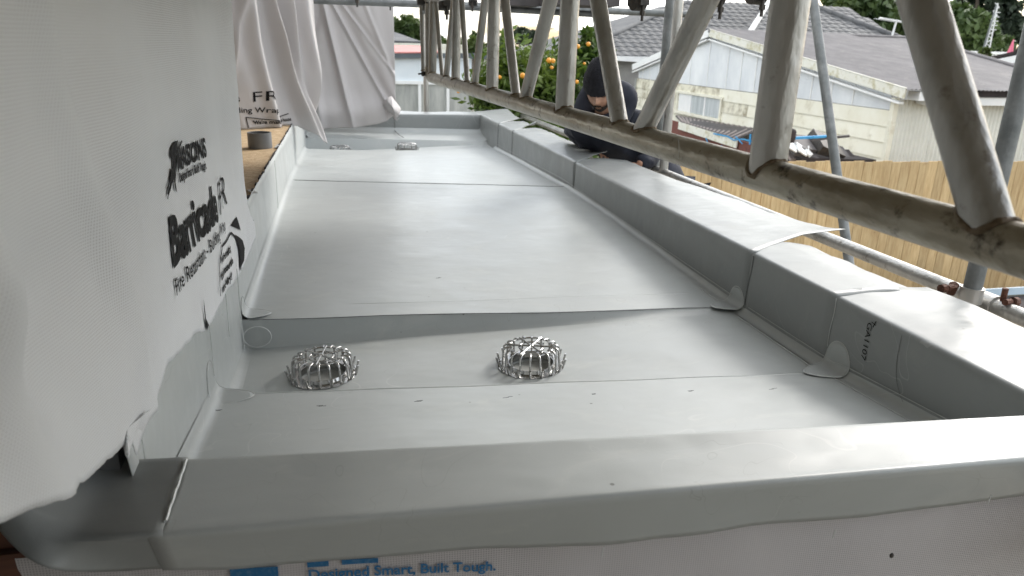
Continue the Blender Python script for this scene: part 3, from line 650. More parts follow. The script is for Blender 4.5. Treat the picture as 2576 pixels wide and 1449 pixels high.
# ------------------------------------------------------------------ stainless leaf guards on the outlets
def make_guard():
    t = thing('drain_guard', '', 'drain guard', (0, 0, 0), 'wire leaf guards over the gutter outlets')
    def circ(r, z, n=40, a0=0): return [(r * math.cos(2 * math.pi * k / n + a0), r * math.sin(2 * math.pi * k / n + a0), z) for k in range(n)]
    mb = MB(); n = 48; prof = [(.091, .0015), (.091, .003), (.066, .003), (.063, .013), (.0605, .013), (.0605, -.010)]
    vs = [(r * math.cos(2 * math.pi * k / n), r * math.sin(2 * math.pi * k / n), z) for r, z in prof for k in range(n)]
    mb.add(vs, [(j * n + k, j * n + (k + 1) % n, (j + 1) * n + (k + 1) % n, (j + 1) * n + k) for j in range(5) for k in range(n)])
    mb.obj('clamp_ring', MT['steel'], t, smooth=30)
    mb = MB(); mb.tube(circ(.060, .068), .0029, 8, closed=True); mb.obj('outer_hoop', MT['steel'], t, smooth=60)
    mb = MB(); mb.tube(circ(.032, .0675), .0029, 8, closed=True); mb.obj('inner_hoop', MT['steel'], t, smooth=60)
    me = None
    for k in range(18):
        if me is None:
            mb = MB(); pts = [(.052, 0, .0705), (.064, 0, .0705), (.071, 0, .068), (.0755, 0, .062), (.0765, 0, .052), (.078, 0, .018), (.0785, 0, .009), (.081, 0, .0035), (.085, 0, .0025), (.0885, 0, .0055), (.0905, 0, .012), (.0955, 0, .034)]
            mb.tube(pts, .0030, 8); me = mb.mesh('wire', MT['steel'], 60)
        inst('wire', me, t, rot=Matrix.Rotation(2 * math.pi * k / 18 + .09, 3, 'Z'))
    for k, (L, w) in enumerate(((.062, 1), (.062, 1), (.062, 1))):
        a = math.radians((20, 78, 132)[k]); d = Vector((math.cos(a), math.sin(a), 0))
        mb = MB(); mb.tube([-d * L + Vector((0, 0, .0715)), d * L + Vector((0, 0, .0715))], .0029, 7); mb.obj('cross_wire', MT['steel'], t, smooth=60)
    mb = MB(); mb.sphere((0, 0, .073), .006, 10, 6, (1, 1, .4)); mb.obj('hub', MT['steel'], t, smooth=60)
    return t
def copy_tree(o, parent=None):
    c = o.copy(); COL.objects.link(c)
    if parent: c.parent = parent
    for ch in list(o.children): copy_tree(ch, c)
    return c
g0 = make_guard()
labs = ['shiny wire leaf guard over the near outlet beside the hanging wrap', 'shiny wire leaf guard over the near outlet in the middle of the gutter floor',
        'small far leaf guard poking over the distant floor edge, near the hanging wraps', 'small far leaf guard poking over the distant floor edge, farther from the wraps']
tilt = math.atan2(.062, 1.54)
for i, (h, s_) in enumerate(((DR[0], sz), (DR[1], sz), (DR2[0], SZ2), (DR2[1], SZ2))):
    g = g0 if i == 0 else copy_tree(g0)
    g['label'] = labs[i]; g['group'] = 'wire leaf guards over the gutter outlets'
    g.scale = (1, 1, .80); g.location = (h[0], h[1], s_(h[0])); g.rotation_euler = (0, -tilt, (0, .5, 1.1, 2.0)[i])

# ------------------------------------------------------------------ hanging building wraps
def wrapfold(Y, z):
    """sideways billow of the near wrap"""
    k = (z - 2.9)
    a = .016 * math.sin(2.6 * (Y * 3.2 - k * 1.9) + 1.0) + .009 * math.sin(6.3 * (Y * 1.9 - k * .9) + 2 + 2 * fbm(Y, k)) * (1 + .5 * fbm(Y * 2, k * 2, 1))
    a += .016 * fbm(Y * 2.4 - k * 1.1, k * .9, 2) + .005 * fbm(Y * 9 - k * 4, k * 2.0, 8)
    c = Y - .78 + .50 * k; a += .020 * math.exp(-(c / .05) ** 2); c = Y - .62 + .62 * k; a -= .020 * math.exp(-(c / .06) ** 2)
    c = Y - .40 + .30 * k; a -= .030 * math.exp(-(c / .05) ** 2); c = Y - .34 + .85 * k; a += .016 * math.exp(-(c / .03) ** 2)
    c = Y - 1.08 + .42 * k; a += .012 * math.exp(-(c / .035) ** 2)
    a *= 2.3 * (1 - .94 * min(1, max(0, (Y - .75) / .55)))
    wt = min(1, max(0, (1.25 - Y) / .45)); a *= 1 - wt * .8 * (1 - min(1, max(0, (z - 2.98) / .35)))
    a += .0035 * fbm(Y * 5, k * 5, 3) - .010 * abs(fbm(Y * 3.1 + k * 2.4, k * 1.6 - Y, 12)) * (.7 + .9 * wt) + .004 * abs(fbm(Y * 9 + k * 3, k * 6, 5))
    return a
EDGE = [(640, 545), (643, 600), (605, 690), (573, 735), (515, 832), (490, 838), (432, 920), (405, 985), (372, 1035), (333, 1105), (322, 1155), (308, 1120), (296, 1108), (240, 1180), (150, 1250), (80, 1280), (0, 1325), (-200, 1400), (-420, 1470)]
EP = sorted([(onx(x, y, -.285).y, onx(x, y, -.285).z) for x, y in EDGE])
eY = [p[0] for p in EP]; eZ = [p[1] for p in EP]
RE = [(2.84, 2.62), (2.90, 2.60), (2.945, 2.47), (3.0, 2.40), (3.1, 2.385), (3.3, 2.43), (3.6, 2.52), (4.5, 2.72)]
def rightY(z): return float(np.interp(z, [a for a, b in RE], [b for a, b in RE])) + .006 * fbm(z * 14, 2) + .003 * fbm(z * 50, 1)
YB = 0.12
def wrap1(u, v):
    # v up, u along; bottom follows the ragged outline, far edge follows rightY
    Y0 = lerp(YB, 2.60, u); zb = float(np.interp(Y0, eY, eZ)) + .004 * fbm(Y0 * 25, 1) + .003 * fbm(Y0 * 70, 5)
    z = lerp(zb, 4.5, v)
    k = rightY(z) / 2.60; Y = YB + (Y0 - YB) * lerp(1.0, (rightY(z) - YB) / (2.60 - YB), min(1, (z - zb) / .12 if u < .999 else 1) if Y0 < 2.3 else 1) if False else YB + (Y0 - YB) * lerp(1, (rightY(z) - YB) / (2.60 - YB), u ** 6)
    return (-.285 + wrapfold(Y, z) - (.0 if z > 3 else 0), Y, z)
nw = thing('building_wrap', 'large near sheet of white building wrap at the left with black lettering and torn hem', 'building wrap', (-.285, 1.3, 4.5))
nwl = (.285, -1.3, -4.5)
mb = MB(); mb.grid(wrap1, 330, 150); mb.obj('sheet', MT['wrap'], nw, smooth=True, solid=.0006).location = nwl
# lettering placed on the hanging sheet: (a along Y, b up) from an anchor, following the folds
def wmap(Ya, za, shear=0.0, off=.0035, tilt=0.0):
    def f(a, b):
        Y = Ya + a; z = za + b + tilt * a; return (-.285 + wrapfold(Y, z) + off, Y, z)
    return f
def put(body, pa, pb, h, name='lettering', bold=0, m=None):
    """baseline from pixel pa to pixel pb on the sheet, letter height h metres"""
    A = onx(*pa, -.283); B = onx(*pb, -.283); L = B.y - A.y; t = (B.z - A.z) / L
    o = text_mesh(body, h * 1.35, lambda a, b: (a, b, 0), m or MT['ink'], name, nw, nwl, bold=bold, sub=.02)
    w = max(v.co.x for v in o.data.vertices); f = wmap(A.y, A.z, tilt=t)
    for v in o.data.vertices: v.co = Vector(f(v.co.x * L / w, v.co.y))
    return o
put('Barricade', (440, 672), (546, 550), .090, bold=.0040)
put('FR', (550, 545), (572, 512), .084, bold=-.0008)
put('MASONS', (452, 431), (514, 391), .040, bold=.0022)
put('Designed Smart, Built Tough.', (458, 459), (513, 424), .018, bold=.0009)
put('Fire Retardant - Building Wrap', (447, 745), (568, 575), .031, bold=.0004)
put("'We're making", (554, 668), (583, 630), .019, bold=.0012)
put('this house safe', (555, 706), (588, 661), .019, bold=.0012)
put("and dry!'", (560, 736), (585, 701), .019, bold=.0012)
def inkpoly(pix, name, thick=None, m=None):
    """flat printed shape given by its outline on the sheet"""
    mb = MB(); pts = []
    for i in range(len(pix)):
        a, b = pix[i], pix[(i + 1) % len(pix)]
        if thick and i == len(pix) - 1: break
        for k in range(6): pts.append((lerp(a[0], b[0], k / 6), lerp(a[1], b[1], k / 6)))
    if thick: pts.append(pix[-1])
    P = []
    for x, y in pts:
        q = onx(x, y, -.283); P.append(Vector((-.285 + wrapfold(q.y, q.z) + .0035, q.y, q.z)))
    if thick:
        for i in range(len(P) - 1): mb.bar(P[i], P[i + 1] + (P[i + 1] - P[i]) * .05, thick, .0005, up=(1, 0, 0))
    else: 
        bm = bmesh.new(); vs = [bm.verts.new(p) for p in P]; f = bm.faces.new(vs); bmesh.ops.triangulate(bm, faces=[f]); me = bpy.data.meshes.new(name); bm.to_mesh(me); bm.free(); me.materials.append(MT['ink'])
        o = bpy.data.objects.new(name, me); COL.objects.link(o); o.parent = nw; o.location = nwl; return o
    o = mb.obj(name, MT['ink'], nw); o.location = nwl; return o
# figure-like emblem: leaning post with speed lines
inkpoly([(432, 372), (440, 358), (452, 352), (449, 378), (444, 392), (446, 440), (443, 460), (447, 484), (441, 478), (436, 452), (436, 400), (428, 396)], 'printed_emblem')
inkpoly([(446, 385), (462, 352), (464, 356), (450, 392)], 'printed_emblem')
inkpoly([(434, 420), (430, 425), (419, 488), (423, 492), (430, 462), (437, 450)], 'printed_emblem')
inkpoly([(430, 425), (424, 450), (417, 476)], 'printed_line', .0035); inkpoly([(428, 440), (424, 470), (421, 500)], 'printed_line', .003)
inkpoly([(552, 745), (548, 700), (549, 650), (558, 620), (575, 600), (584, 585), (594, 600), (600, 625), (606, 655), (606, 680)], 'printed_line', .005)
inkpoly([(592, 545), (583, 568), (602, 580)], 'printed_triangle'); inkpoly([(590, 590), (608, 605), (614, 625), (612, 655), (604, 680), (602, 640)], 'printed_swoosh')
inkpoly([(508, 750), (514, 800), (522, 818), (516, 832), (513, 812)], 'printed_swoosh')
# thin dark nail and fixings caught in the sheet
mb = MB()
for px, py in ((232, 352), (148, 1152), (62, 760)): pass

# far wrap 2 and 3
def drape(name, label, A, B, ztop, bot, amp, seed, folds, thick=.0006, nu=150, nv=110, extra=None):
    """sheet hanging from A-B at ztop; bot = list of (u, z); folds: list of (u0, lean, width, depth)"""
    A = Vector(A); B = Vector(B); d = (B - A); nrm = Vector((d.y, -d.x, 0)).normalized()
    bu = [b[0] for b in bot]; bz = [b[1] for b in bot]
    def fn(u, v):
        zb = float(np.interp(u, bu, bz)); z = lerp(zb, ztop, v); p = A + d * u; h = (ztop - z)
        off = amp * fbm(u * 3 + seed, z * 1.4) + amp * .5 * fbm(u * 9 + seed - h * 2, z * 1.7, 4)
        for (u0, lean, w, dp) in folds:
            c = u - (u0 + lean * h); off += dp * math.exp(-(c / w) ** 2) * min(1, h * 1.6 + .15)
        if extra: off += extra(u, z)
        q = p + nrm * off; 
        return (q.x, q.y, z)
    t = thing(name, label, 'building wrap', (A + d * .5 + Vector((0, 0, ztop - A.z))))
    mb = MB(); mb.grid(fn, nu, nv); o = mb.obj('sheet', MT['wrap_far'], t, smooth=True, solid=thick); o.location = -t.location
    return t, fn
t2, fn2 = drape('building_wrap', 'crumpled middle sheet of building wrap drooping onto the chipboard, lettering along its hem', (-.66, 4.45, 3), (-.10, 5.0, 3), 4.3,
            [(0, 3.30), (.10, 3.06), (.18, 2.99), (.35, 2.985), (.62, 2.99), (.78, 2.975), (.86, 2.93), (.93, 2.87), (.97, 2.86), (1, 2.93)], .05, 1,
            [(.25, .20, .06, .07), (.30, .42, .035, .08), (.38, .46, .05, -.07), (.60, .25, .03, .05), (.68, .25, .05, -.05), (.85, .1, .06, .05), (.1, .05, .06, -.05), (.45, -.25, .03, .03)])
t3, fn3 = drape('building_wrap', 'far sheet of building wrap hanging over the end of the gutter with diagonal creases', (-.30, 6.36, 3), (.50, 6.40, 3), 4.6,
            [(0, 2.80), (.07, 2.80), (.14, 2.775), (.17, 2.79), (.35, 2.80), (.6, 2.805), (.8, 2.835), (.9, 2.86), (.96, 2.90), (1, 2.96)], .02, 5,
            [(.10, .25, .03, .05), (-.15, .66, .022, .035), (-.10, .66, .05, -.03), (-.30, .95, .02, .022), (-.25, .92, .04, -.02), (.3, .5, .02, .015), (.05, .1, .04, .04), (.72, -.5, .05, -.03)], extra=lambda u, z: .05 * math.exp(-((z - 2.93) / .10) ** 2) * (1 if u < .9 else .6))
mb = MB(); out = [(962, 262), (970, 250), (984, 241), (994, 254), (1004, 266), (1009, 274), (1004, 290), (998, 297), (1000, 304), (992, 300), (988, 288), (982, 280), (970, 278)]
ctr = ony(987, 268, 6.20); ring_ = [ony(x, y, 6.34 - .05 * math.sin(i * 1.3)) for i, (x, y) in enumerate(out)]
vs = [ctr] + [ctr.lerp(p, .5) + Vector((0, -.02 * math.sin(i), 0)) for i, p in enumerate(ring_)] + ring_; n = len(ring_)
mb.add(vs, [(0, 1 + i, 1 + (i + 1) % n) for i in range(n)] + [(1 + i, 1 + n + i, 1 + n + (i + 1) % n, 1 + (i + 1) % n) for i in range(n)])
o = mb.obj('loose_corner', MT['wrap_far'], t3, smooth=True, solid=.0008); o.location = -t3.location
mb = MB(); out = [(318, 1078), (350, 1052), (376, 1030), (366, 1068), (345, 1100), (332, 1122), (326, 1128), (327, 1140), (322, 1157), (316, 1146), (312, 1122), (308, 1100)]
P_ = [onx(x, y, -.272 + .006 * math.sin(i)) for i, (x, y) in enumerate(out)]; bm = bmesh.new(); bmesh.ops.triangulate(bm, faces=[bm.faces.new([bm.verts.new(p) for p in P_])]); me = bpy.data.meshes.new('torn_tail'); bm.to_mesh(me); bm.free(); me.materials.append(MT['wrap'])
o = bpy.data.objects.new('torn_tail', me); COL.objects.link(o); o.parent = nw; o.location = nwl; md = o.modifiers.new('t', 'SOLIDIFY'); md.thickness = .0008
# print near the hem of wrap 2
def put2(body, u0, u1, z, h, bold=0, rot=0):
    A = Vector(fn2(u0, 0)); L = .79 * (u1 - u0)
    o = text_mesh(body, h * 1.35, lambda a, b: (a, b, 0), MT['ink'], 'lettering', t2, -t2.location, bold=bold, sub=.012)
    w = max(v.co.x for v in o.data.vertices)
    for v in o.data.vertices:
        a = v.co.x / w; uu = u0 + (u1 - u0) * a; zz = z + v.co.y + rot * a
        zb = float(np.interp(uu, [0, .10, .18, .35, .62, .78, .86, .93, .97, 1], [3.30, 3.06, 2.99, 2.985, 2.99, 2.975, 2.93, 2.87, 2.86, 2.93]))
        q = Vector(fn2(uu, (zz - zb) / (4.3 - zb))); nn = Vector((.55, -.56, 0)).normalized(); q += nn * .004; v.co = q
    return o
mb = MB()
def f2(u, z):
    zb = float(np.interp(u, [0, .10, .18, .35, .62, .78, .86, .93, .97, 1], [3.30, 3.06, 2.99, 2.985, 2.99, 2.975, 2.93, 2.87, 2.86, 2.93])); return Vector(fn2(u, (z - zb) / (4.3 - zb))) + Vector((.003, -.003, 0)) - t2.location
pts = [f2(u, z) for u, z in ((.29, 2.995), (.28, 3.055), (.40, 3.040), (.50, 3.030), (.60, 3.045), (.70, 3.055))]
for i in range(len(pts) - 1): mb.bar(pts[i], pts[i + 1], .004, .004)
mb.obj('printed_line', MT['ink'], t2)
put2('ns', .02, .10, 3.20, .05, bold=.002); put2('ade', .06, .25, 3.125, .05, bold=.004, rot=.02); put2('FR', .33, .52, 3.14, .06, rot=.01)
put2('Building Wrap', .10, .52, 3.085, .032, bold=.0004, rot=-.01); put2("'We're making this house", .33, .72, 3.012, .022, bold=.0008); 

# ------------------------------------------------------------------ scaffolding: lattice beam
A0 = Vector((.612, .40, 3.333)); A1 = Vector((.44, 3.56, 3.345)); dT = (A1 - A0).normalized(); nT = Vector((dT.y, -dT.x, 0)).normalized()
def tp(px, py):
    r = Vector(ray(px, py)); c = Vector(CAMP); s = (A0 - c).dot(nT) / r.dot(nT); return c + r * s
beam = thing('lattice_beam', 'weathered steel lattice scaffold beam crossing the picture with welded diagonal struts', 'scaffold beam', A0)
def bobj(mb, name, m, parent=None, smooth=50):
    o = mb.obj(name, m, parent or beam, smooth=smooth); o.location = -A0 if parent is None else (0, 0, 0); return o
RC = .0243
zt = 3.69
ext = A0 - dT * .9
mb = MB(); pts = [ext + dT * s for s in np.linspace(0, (A1 - ext).length - .04, 40)]
pts += [A1 + Vector((0, 0, 0)) + dT * (-.015) + Vector((0, 0, .006)), A1 + Vector((0, 0, .018)), A1 + Vector((0, 0, .045))]
mb.tube(pts, RC, 28); bobj(mb, 'bottom_chord', MT['chord'])
mb = MB(); mb.tube([A1 + Vector((0, 0, .045)), A1 + Vector((0, 0, zt - 3.345 - .05)), A1 + Vector((0, 0, zt - 3.345 - .02)) - dT * .01], .021, 20); bobj(mb, 'end_post', MT['galv'])
top0 = Vector((ext.x, ext.y, zt)); top1 = Vector((A1.x, A1.y, zt))
mb = MB(); mb.tube([top0, top1 - dT * .03, top1 + dT * .03], RC, 24); bobj(mb, 'top_chord', MT['galv'])
def saddle(B, D, r, axp, axd, R_):
    """weld line where a strut of radius r meets a chord of radius R_"""
    D = D.normalized(); u = D.orthogonal().normalized(); w = D.cross(u); out = []
    for k in range(28):
        a = 2 * math.pi * k / 28; q = B + (u * math.cos(a) + w * math.sin(a)) * r
        # |(q + t D - axp) - ((..).axd) axd| = R
        q0 = q - axp; q0 -= axd * q0.dot(axd); d0 = D - axd * D.dot(axd)
        A_, B_, C_ = d0.dot(d0), 2 * q0.dot(d0), q0.dot(q0) - R_ * R_
        disc = max(0, B_ * B_ - 4 * A_ * C_); out.append(q + D * ((-B_ + math.sqrt(disc)) / (2 * A_)))
    return out
struts = [  # top pixel, foot pixel, width px near the foot, kind
    ((1062, 40), (1066, 172), 13, 'v'), ((1091, 25), (1087, 180), 21, 'v'), ((1098, 25), (1112, 186), 11, 'd'), ((1141, 10), (1123, 188), 15, 'd'),
    ((1149, 10), (1146, 200), 22, 'v'), ((1162, 10), (1176, 210), 14, 'd'), ((1220, 0), (1194, 212), 18, 'd'), ((1243, 0), (1238, 220), 31, 'v'),
    ((1270, 0), (1298, 238), 24, 'd'), ((1385, 0), (1324, 240), 32, 'd'), ((1434, 0), (1420, 272), 47, 'v'), ((1504, 0), (1559, 312), 44, 'd'),
    ((1777, 0), (1623, 318), 52, 'd'), ((1988, 0), (1933, 398), 92, 'v'), ((2318, 0), (2468, 500), 116, 'd')]
zl0 = [Vector((A0.x, A0.y, 0))]
for i, (a, b, w, kd) in enumerate(struts):
    P, Q = tp(*a), tp(*b); D = (P - Q).normalized()
    dist = (Q - Vector(CAMP)).length; r = w * dist / (FD * (1 + ((b[0] - CX) ** 2 + (b[1] - CY) ** 2) / FD ** 2) ** .5) / 2
    t = (3.34 - Q.z) / D.z; foot = Q + D * t; tt = (zt - Q.z) / D.z; head = Q + D * tt
    mb = MB(); mb.tube([foot + (head - foot) * s for s in np.linspace(.0, 1, 8)], r, 26 if w > 40 else 16)
    o = bobj(mb, 'vertical_strut' if kd == 'v' else 'diagonal_strut', MT['galv'])
    if w > 12:
        s = saddle(foot, head - foot, r, A0, dT, RC)
        s = [p + Vector((random.uniform(-.0006, .0006), random.uniform(-.0006, .0006), random.uniform(-.0005, .0008))) for p in s]
        mb = MB(); mb.tube(s, [.0036 + .0008 * math.sin(k * 1.7) + random.uniform(-.0004, .0005) for k in range(28)] if w > 40 else .0032, 8, closed=True); bobj(mb, 'weld', MT['weld'])
# a stray thread of dried membrane stuck to the chord
mb = MB(); q = tp(1745, 367); c = A0 + dT * (q - A0).dot(dT); side = (Vector(CAMP) - c); side -= dT * side.dot(dT); side.normalize()
b = c + side * (RC + .0012); mb.tube([b + Vector((0, 0, .016 - .03 * t)) + dT * (.002 + .006 * (1 - t) ** 2) for t in np.linspace(0, 1, 8)], .0004, 4)
bobj(mb, 'dried_thread', MT['bead'])
mb = MB(); mb.tube([A1 + Vector((-.0, .0, .015)) - dT * 0 + Vector((-.022, 0, .0)), A1 + Vector((-.055, 0, .012))], .004, 8); mb.sphere(A1 + Vector((-.03, 0, .014)), .012, 8, 6); bobj(mb, 'end_bolt', MT['darksteel'])

# standards, ledgers, braces, transoms: every tube is a thing
def stube(p, q, r, label, m='galv_blue', cat='scaffold tube', name='scaffold_tube', grp='scaffold tubes around the gutter'):
    p = Vector(p); q = Vector(q); mb = MB(); mb.tube([q * s - p * s for s in np.linspace(0, 1, 4)], r, 20)
    o = mb.obj(name, MT[m], None, smooth=50); o.location = p; tag(o, label, cat, grp); return o
stube((1.735, 1.62, 0), (1.735, 1.62, 4.6), .0243, 'upright grey scaffold post at the right, clamped to the rail by rusty bolts', name='scaffold_post')
q = onx(1690, 200, 1.80); stube((1.80, q.y, 0), (1.80, q.y, 4.6), .0243, 'paler upright scaffold post of the close pair beside the crouching worker', name='scaffold_post', m='galv')
q2 = onx(1668, 200, 1.80); stube((1.80, q2.y, 0), (1.80, q2.y, 4.6), .0243, 'darker upright scaffold post of the close pair beside the crouching worker', name='scaffold_post')
pb0 = onx(2043, -20, 2.42); pb1 = onx(2133, 640, 2.42); d_ = (pb1 - pb0).normalized()
stube(pb0 - d_ * .3, pb1 + d_ * 1.3, .0235, 'thin slanting scaffold brace in front of the cream weatherboards', name='scaffold_brace')
qq = onx(1072, 240, .84); stube((.84, qq.y, 0), (.84, qq.y, 4.5), .0243, 'dull brownish scaffold post beyond the far end of the gutter', name='scaffold_post', m='galv')
stube((1.80, -1.0, 2.83), (1.80, 7.2, 2.83), .0243, 'long level scaffold rail running just outside the gutter edge', name='scaffold_rail', m='galv')
stube((-.2, 5.30, 3.74), (2.75, 5.30, 3.745), .0243, 'uppermost level scaffold tube crossing behind the lattice beam at the top', name='scaffold_transom')
ta = ony(1150, 17, 4.9); tb = ony(1492, 36, 4.75); stube(ta, tb, .019, 'shorter level scaffold tube just below the topmost one, ending at a rusty clamp', name='scaffold_transom')
# lower working deck of planks, and upper deck boards seen from below
def planks(name, label, x0, x1, y0, y1, z, w=.225, grp=None):
    t = thing(name, label, 'scaffold deck', ((x0 + x1) / 2, (y0 + y1) / 2, z)); me = None; x = x0
    while x + w <= x1 + .01:
        if me is None:
            mb = MB(); mb.box((0, 0, 0), (w - .008, y1 - y0, .038)); me = mb.mesh('plank', MT['plank'])
        o = inst('plank', me, t, (x - t.location.x, y0 - t.location.y + random.uniform(-.03, .03), 0)); x += w
    return t
planks('scaffold_deck', 'low scaffold deck of planks the worker stands on outside the parapet', 1.92, 2.62, -1, 7.0, 1.72)
planks('scaffold_deck', 'upper scaffold deck of planks overhead, above the lattice beam', -.33, 1.28, -3.2, 3.9, 3.80)
pt = thing('scaffold_plank', 'dark plank laid on the level tubes at the top of the picture', 'plank', (1.2, 4.9, 3.76))
for (a, b, Y, h) in (((1268, 3), (1362, 6), 4.7, .055), ((1380, 0), (1560, -8), 4.5, .05)):
    p, q = ony(*a, Y), ony(*b, Y); mb = MB(); mb.box((p.x - 1.2, Y - 4.9, p.z - 3.76 - .02), (q.x - 1.2, Y + .35 - 4.9, p.z - 3.76 + h)); mb.obj('plank', MT['slatroof'], pt)
# couplers
def make_coupler():
    t = thing('scaffold_coupler', '', 'coupler', (0, 0, 0), 'scaffold clamps with hanging bolts')
    mb = MB(); mb.tube([(-.026, 0, 0), (.026, 0, 0)], .034, 14); mb.obj('clamp_body', MT['darksteel'], t, smooth=40)
    mb = MB(); mb.box((-.022, -.05, -.012), (.022, -.028, .016)); mb.box((-.018, .028, -.014), (.018, .05, .014)); mb.obj('hinge_lug', MT['darksteel'], t)
    mb = MB(); mb.tube([(0, -.036, .03), (0, -.036, -.075)], .006, 8); mb.obj('bolt', MT['darksteel'], t, smooth=40)
    mb = MB(); mb.tube([(0, -.036, -.035), (0, -.036, -.052)], .012, 6); mb.obj('nut', MT['darksteel'], t)
    return t
cp = make_coupler()
spots = [((1115, 8), 3.5, 'dark clamp with a hanging bolt beside the far end of the lattice beam'), ((893, -14), 4.6, 'dark clamp at the top edge in front of the far wrap'),
         ((985, -2), 5.2, 'dark clamp on the level tube at the corner of the far wrap'), ((1605, 6), 3.1, 'dark clamp with a hanging bolt on the level tube left of the paired posts'),
         ((1797, -8), 2.6, 'dark clamp at the top edge against the tiled roof, beside the slanted strut'), ((1903, -14), 2.6, 'dark clamp at the top edge against the tiled roof, by the wide vertical strut'), ((1190, -2), 4.6, 'rusty dark clamp behind the thin struts at the top edge'), ((1492, 34), 4.7, 'small rusty clamp at the end of the shorter level tube')]
for i, (px, d, lb) in enumerate(spots):
    c = cp if i == 0 else copy_tree(cp); c['label'] = lb; c.location = dep(*px, d); c.rotation_euler = (0, 0, random.uniform(-.4, .4)); c.scale = (1, 1, 1) if i < 7 else (.6, .6, .6)
cl_ = thing('scaffold_coupler', 'dark clamp round the top end of the lattice beam', 'coupler', A1 + Vector((.0, .04, zt - 3.345)))
mb = MB(); mb.tube([(-.05, 0, .0), (.03, 0, .0)], .032, 14); mb.obj('clamp_body', MT['darksteel'], cl_, smooth=40)
mb = MB(); mb.tube([(0, .02, .02), (0, -.01, -.06)], .03, 14); mb.obj('clamp_sleeve', MT['galv_blue'], cl_, smooth=40)
# rusty coupler on the right hand post
rc = thing('scaffold_coupler', 'rusty brown swivel clamp joining the right post to the rail by the parapet', 'coupler', (1.755, 1.62, 2.86))
mb = MB(); mb.tube([(-.02, 0, -.022), (-.02, 0, .022)], .031, 18); mb.obj('clamp_body', MT['galv'], rc, smooth=40)
mb = MB(); mb.tube([(.045, -.03, -.03), (.045, .03, -.03)], .031, 18); mb.obj('clamp_body', MT['galv'], rc, smooth=40)
for (a, b, r) in (((-.075, .03, .012), (-.03, .045, .012), .009), ((-.10, .028, .012), (-.082, .03, .012), .013), ((.02, -.075, .0), (.06, -.06, -.004), .009), ((.055, -.066, -.002), (.078, -.058, -.006), .013), ((-.05, .035, .02), (-.04, .05, -.01), .013), ((.045, -.045, -.03), (.045, -.045, .03), .008)):
    mb = MB(); mb.tube([a, b], r, 8); mb.obj('rusty_bolt', MT['rust'], rc, smooth=40)

# ------------------------------------------------------------------ worker in a beanie
def skin_mesh(name, verts, edges, radii, m, sub=2, root=0):
    me = bpy.data.meshes.new(name); me.from_pydata([tuple(v) for v in verts], edges, []); ob = bpy.data.objects.new(name, me); COL.objects.link(ob)
    sm = ob.modifiers.new('skin', 'SKIN'); sm.use_smooth_shade = True
    for i, r in enumerate(radii):
        rr = r if hasattr(r, '__len__') else (r, r); me.skin_vertices[0].data[i].radius = rr; me.skin_vertices[0].data[i].use_root = (i == root)
    ss = ob.modifiers.new('sub', 'SUBSURF'); ss.levels = sub; ss.render_levels = sub
    dg = bpy.context.evaluated_depsgraph_get(); dg.update(); nm = bpy.data.meshes.new_from_object(ob.evaluated_get(dg))
    bpy.data.objects.remove(ob); nm.materials.clear(); nm.materials.append(m); nm.name = name
    return nm
HD = dep(1512, 224, 3.98)                      # head centre
person = thing('person', 'worker in a black beanie and dark hoodie bending outside the parapet, looking down', 'person', (1.98, 4.12, 1.76))
PL = person.location.copy()
fwd = Vector((-.47, -.74, -.40)).normalized()   # where the face points
sidev = fwd.cross(Vector((0, 0, 1))).normalized(); upv = sidev.cross(fwd).normalized()
HR = Matrix((sidev, -fwd, upv)).transposed()    # head local: x side, -y face, z crown
neck = HD - upv * .13 - fwd * .05
ch = dep(1528, 335, 4.28)
pel = Vector((2.10, 4.36, 2.62)); spine = (ch + pel) / 2 + Vector((.03, 0, .04))
shl = dep(1462, 308, 4.30); shr = dep(1592, 306, 4.22)
el1 = dep(1440, 324, 4.72); hand1 = dep(1504, 377, 4.36)
el2 = dep(1650, 385, 4.3); hand2 = dep(1580, 415, 4.12)
body_v = [pel, spine, ch, (ch + neck) / 2 + Vector((0, 0, .01)), neck, HD - upv * .05,                 # 0-5
          shl, el1, hand1 + Vector((-.02, .07, .01)), shr, el2, hand2 + Vector((.06, .0, .0)),           # 6-11
          pel + Vector((.05, .10, -.05)), pel + Vector((-.02, .12, -.42)), pel + Vector((.06, .12, -.83)), pel + Vector((-.08, .08, -.86)),  # 12-15
          pel + Vector((.05, -.10, -.05)), pel + Vector((-.02, -.12, -.42)), pel + Vector((.06, -.12, -.83)), pel + Vector((-.08, -.16, -.86))]
be = [(0, 1), (1, 2), (2, 3), (3, 4), (4, 5), (2, 6), (6, 7), (7, 8), (2, 9), (9, 10), (10, 11), (0, 12), (12, 13), (13, 14), (14, 15), (0, 16), (16, 17), (17, 18), (18, 19)]
br = [.12, .11, .12, .07, .055, .06, .055, .036, .026, .055, .036, .026, .085, .06, .042, .03, .085, .06, .042, .03]
bmj = bmesh.new(); bmj.from_mesh(skin_mesh('b', [v - PL for v in body_v], be, br, MT['skin'], 1))
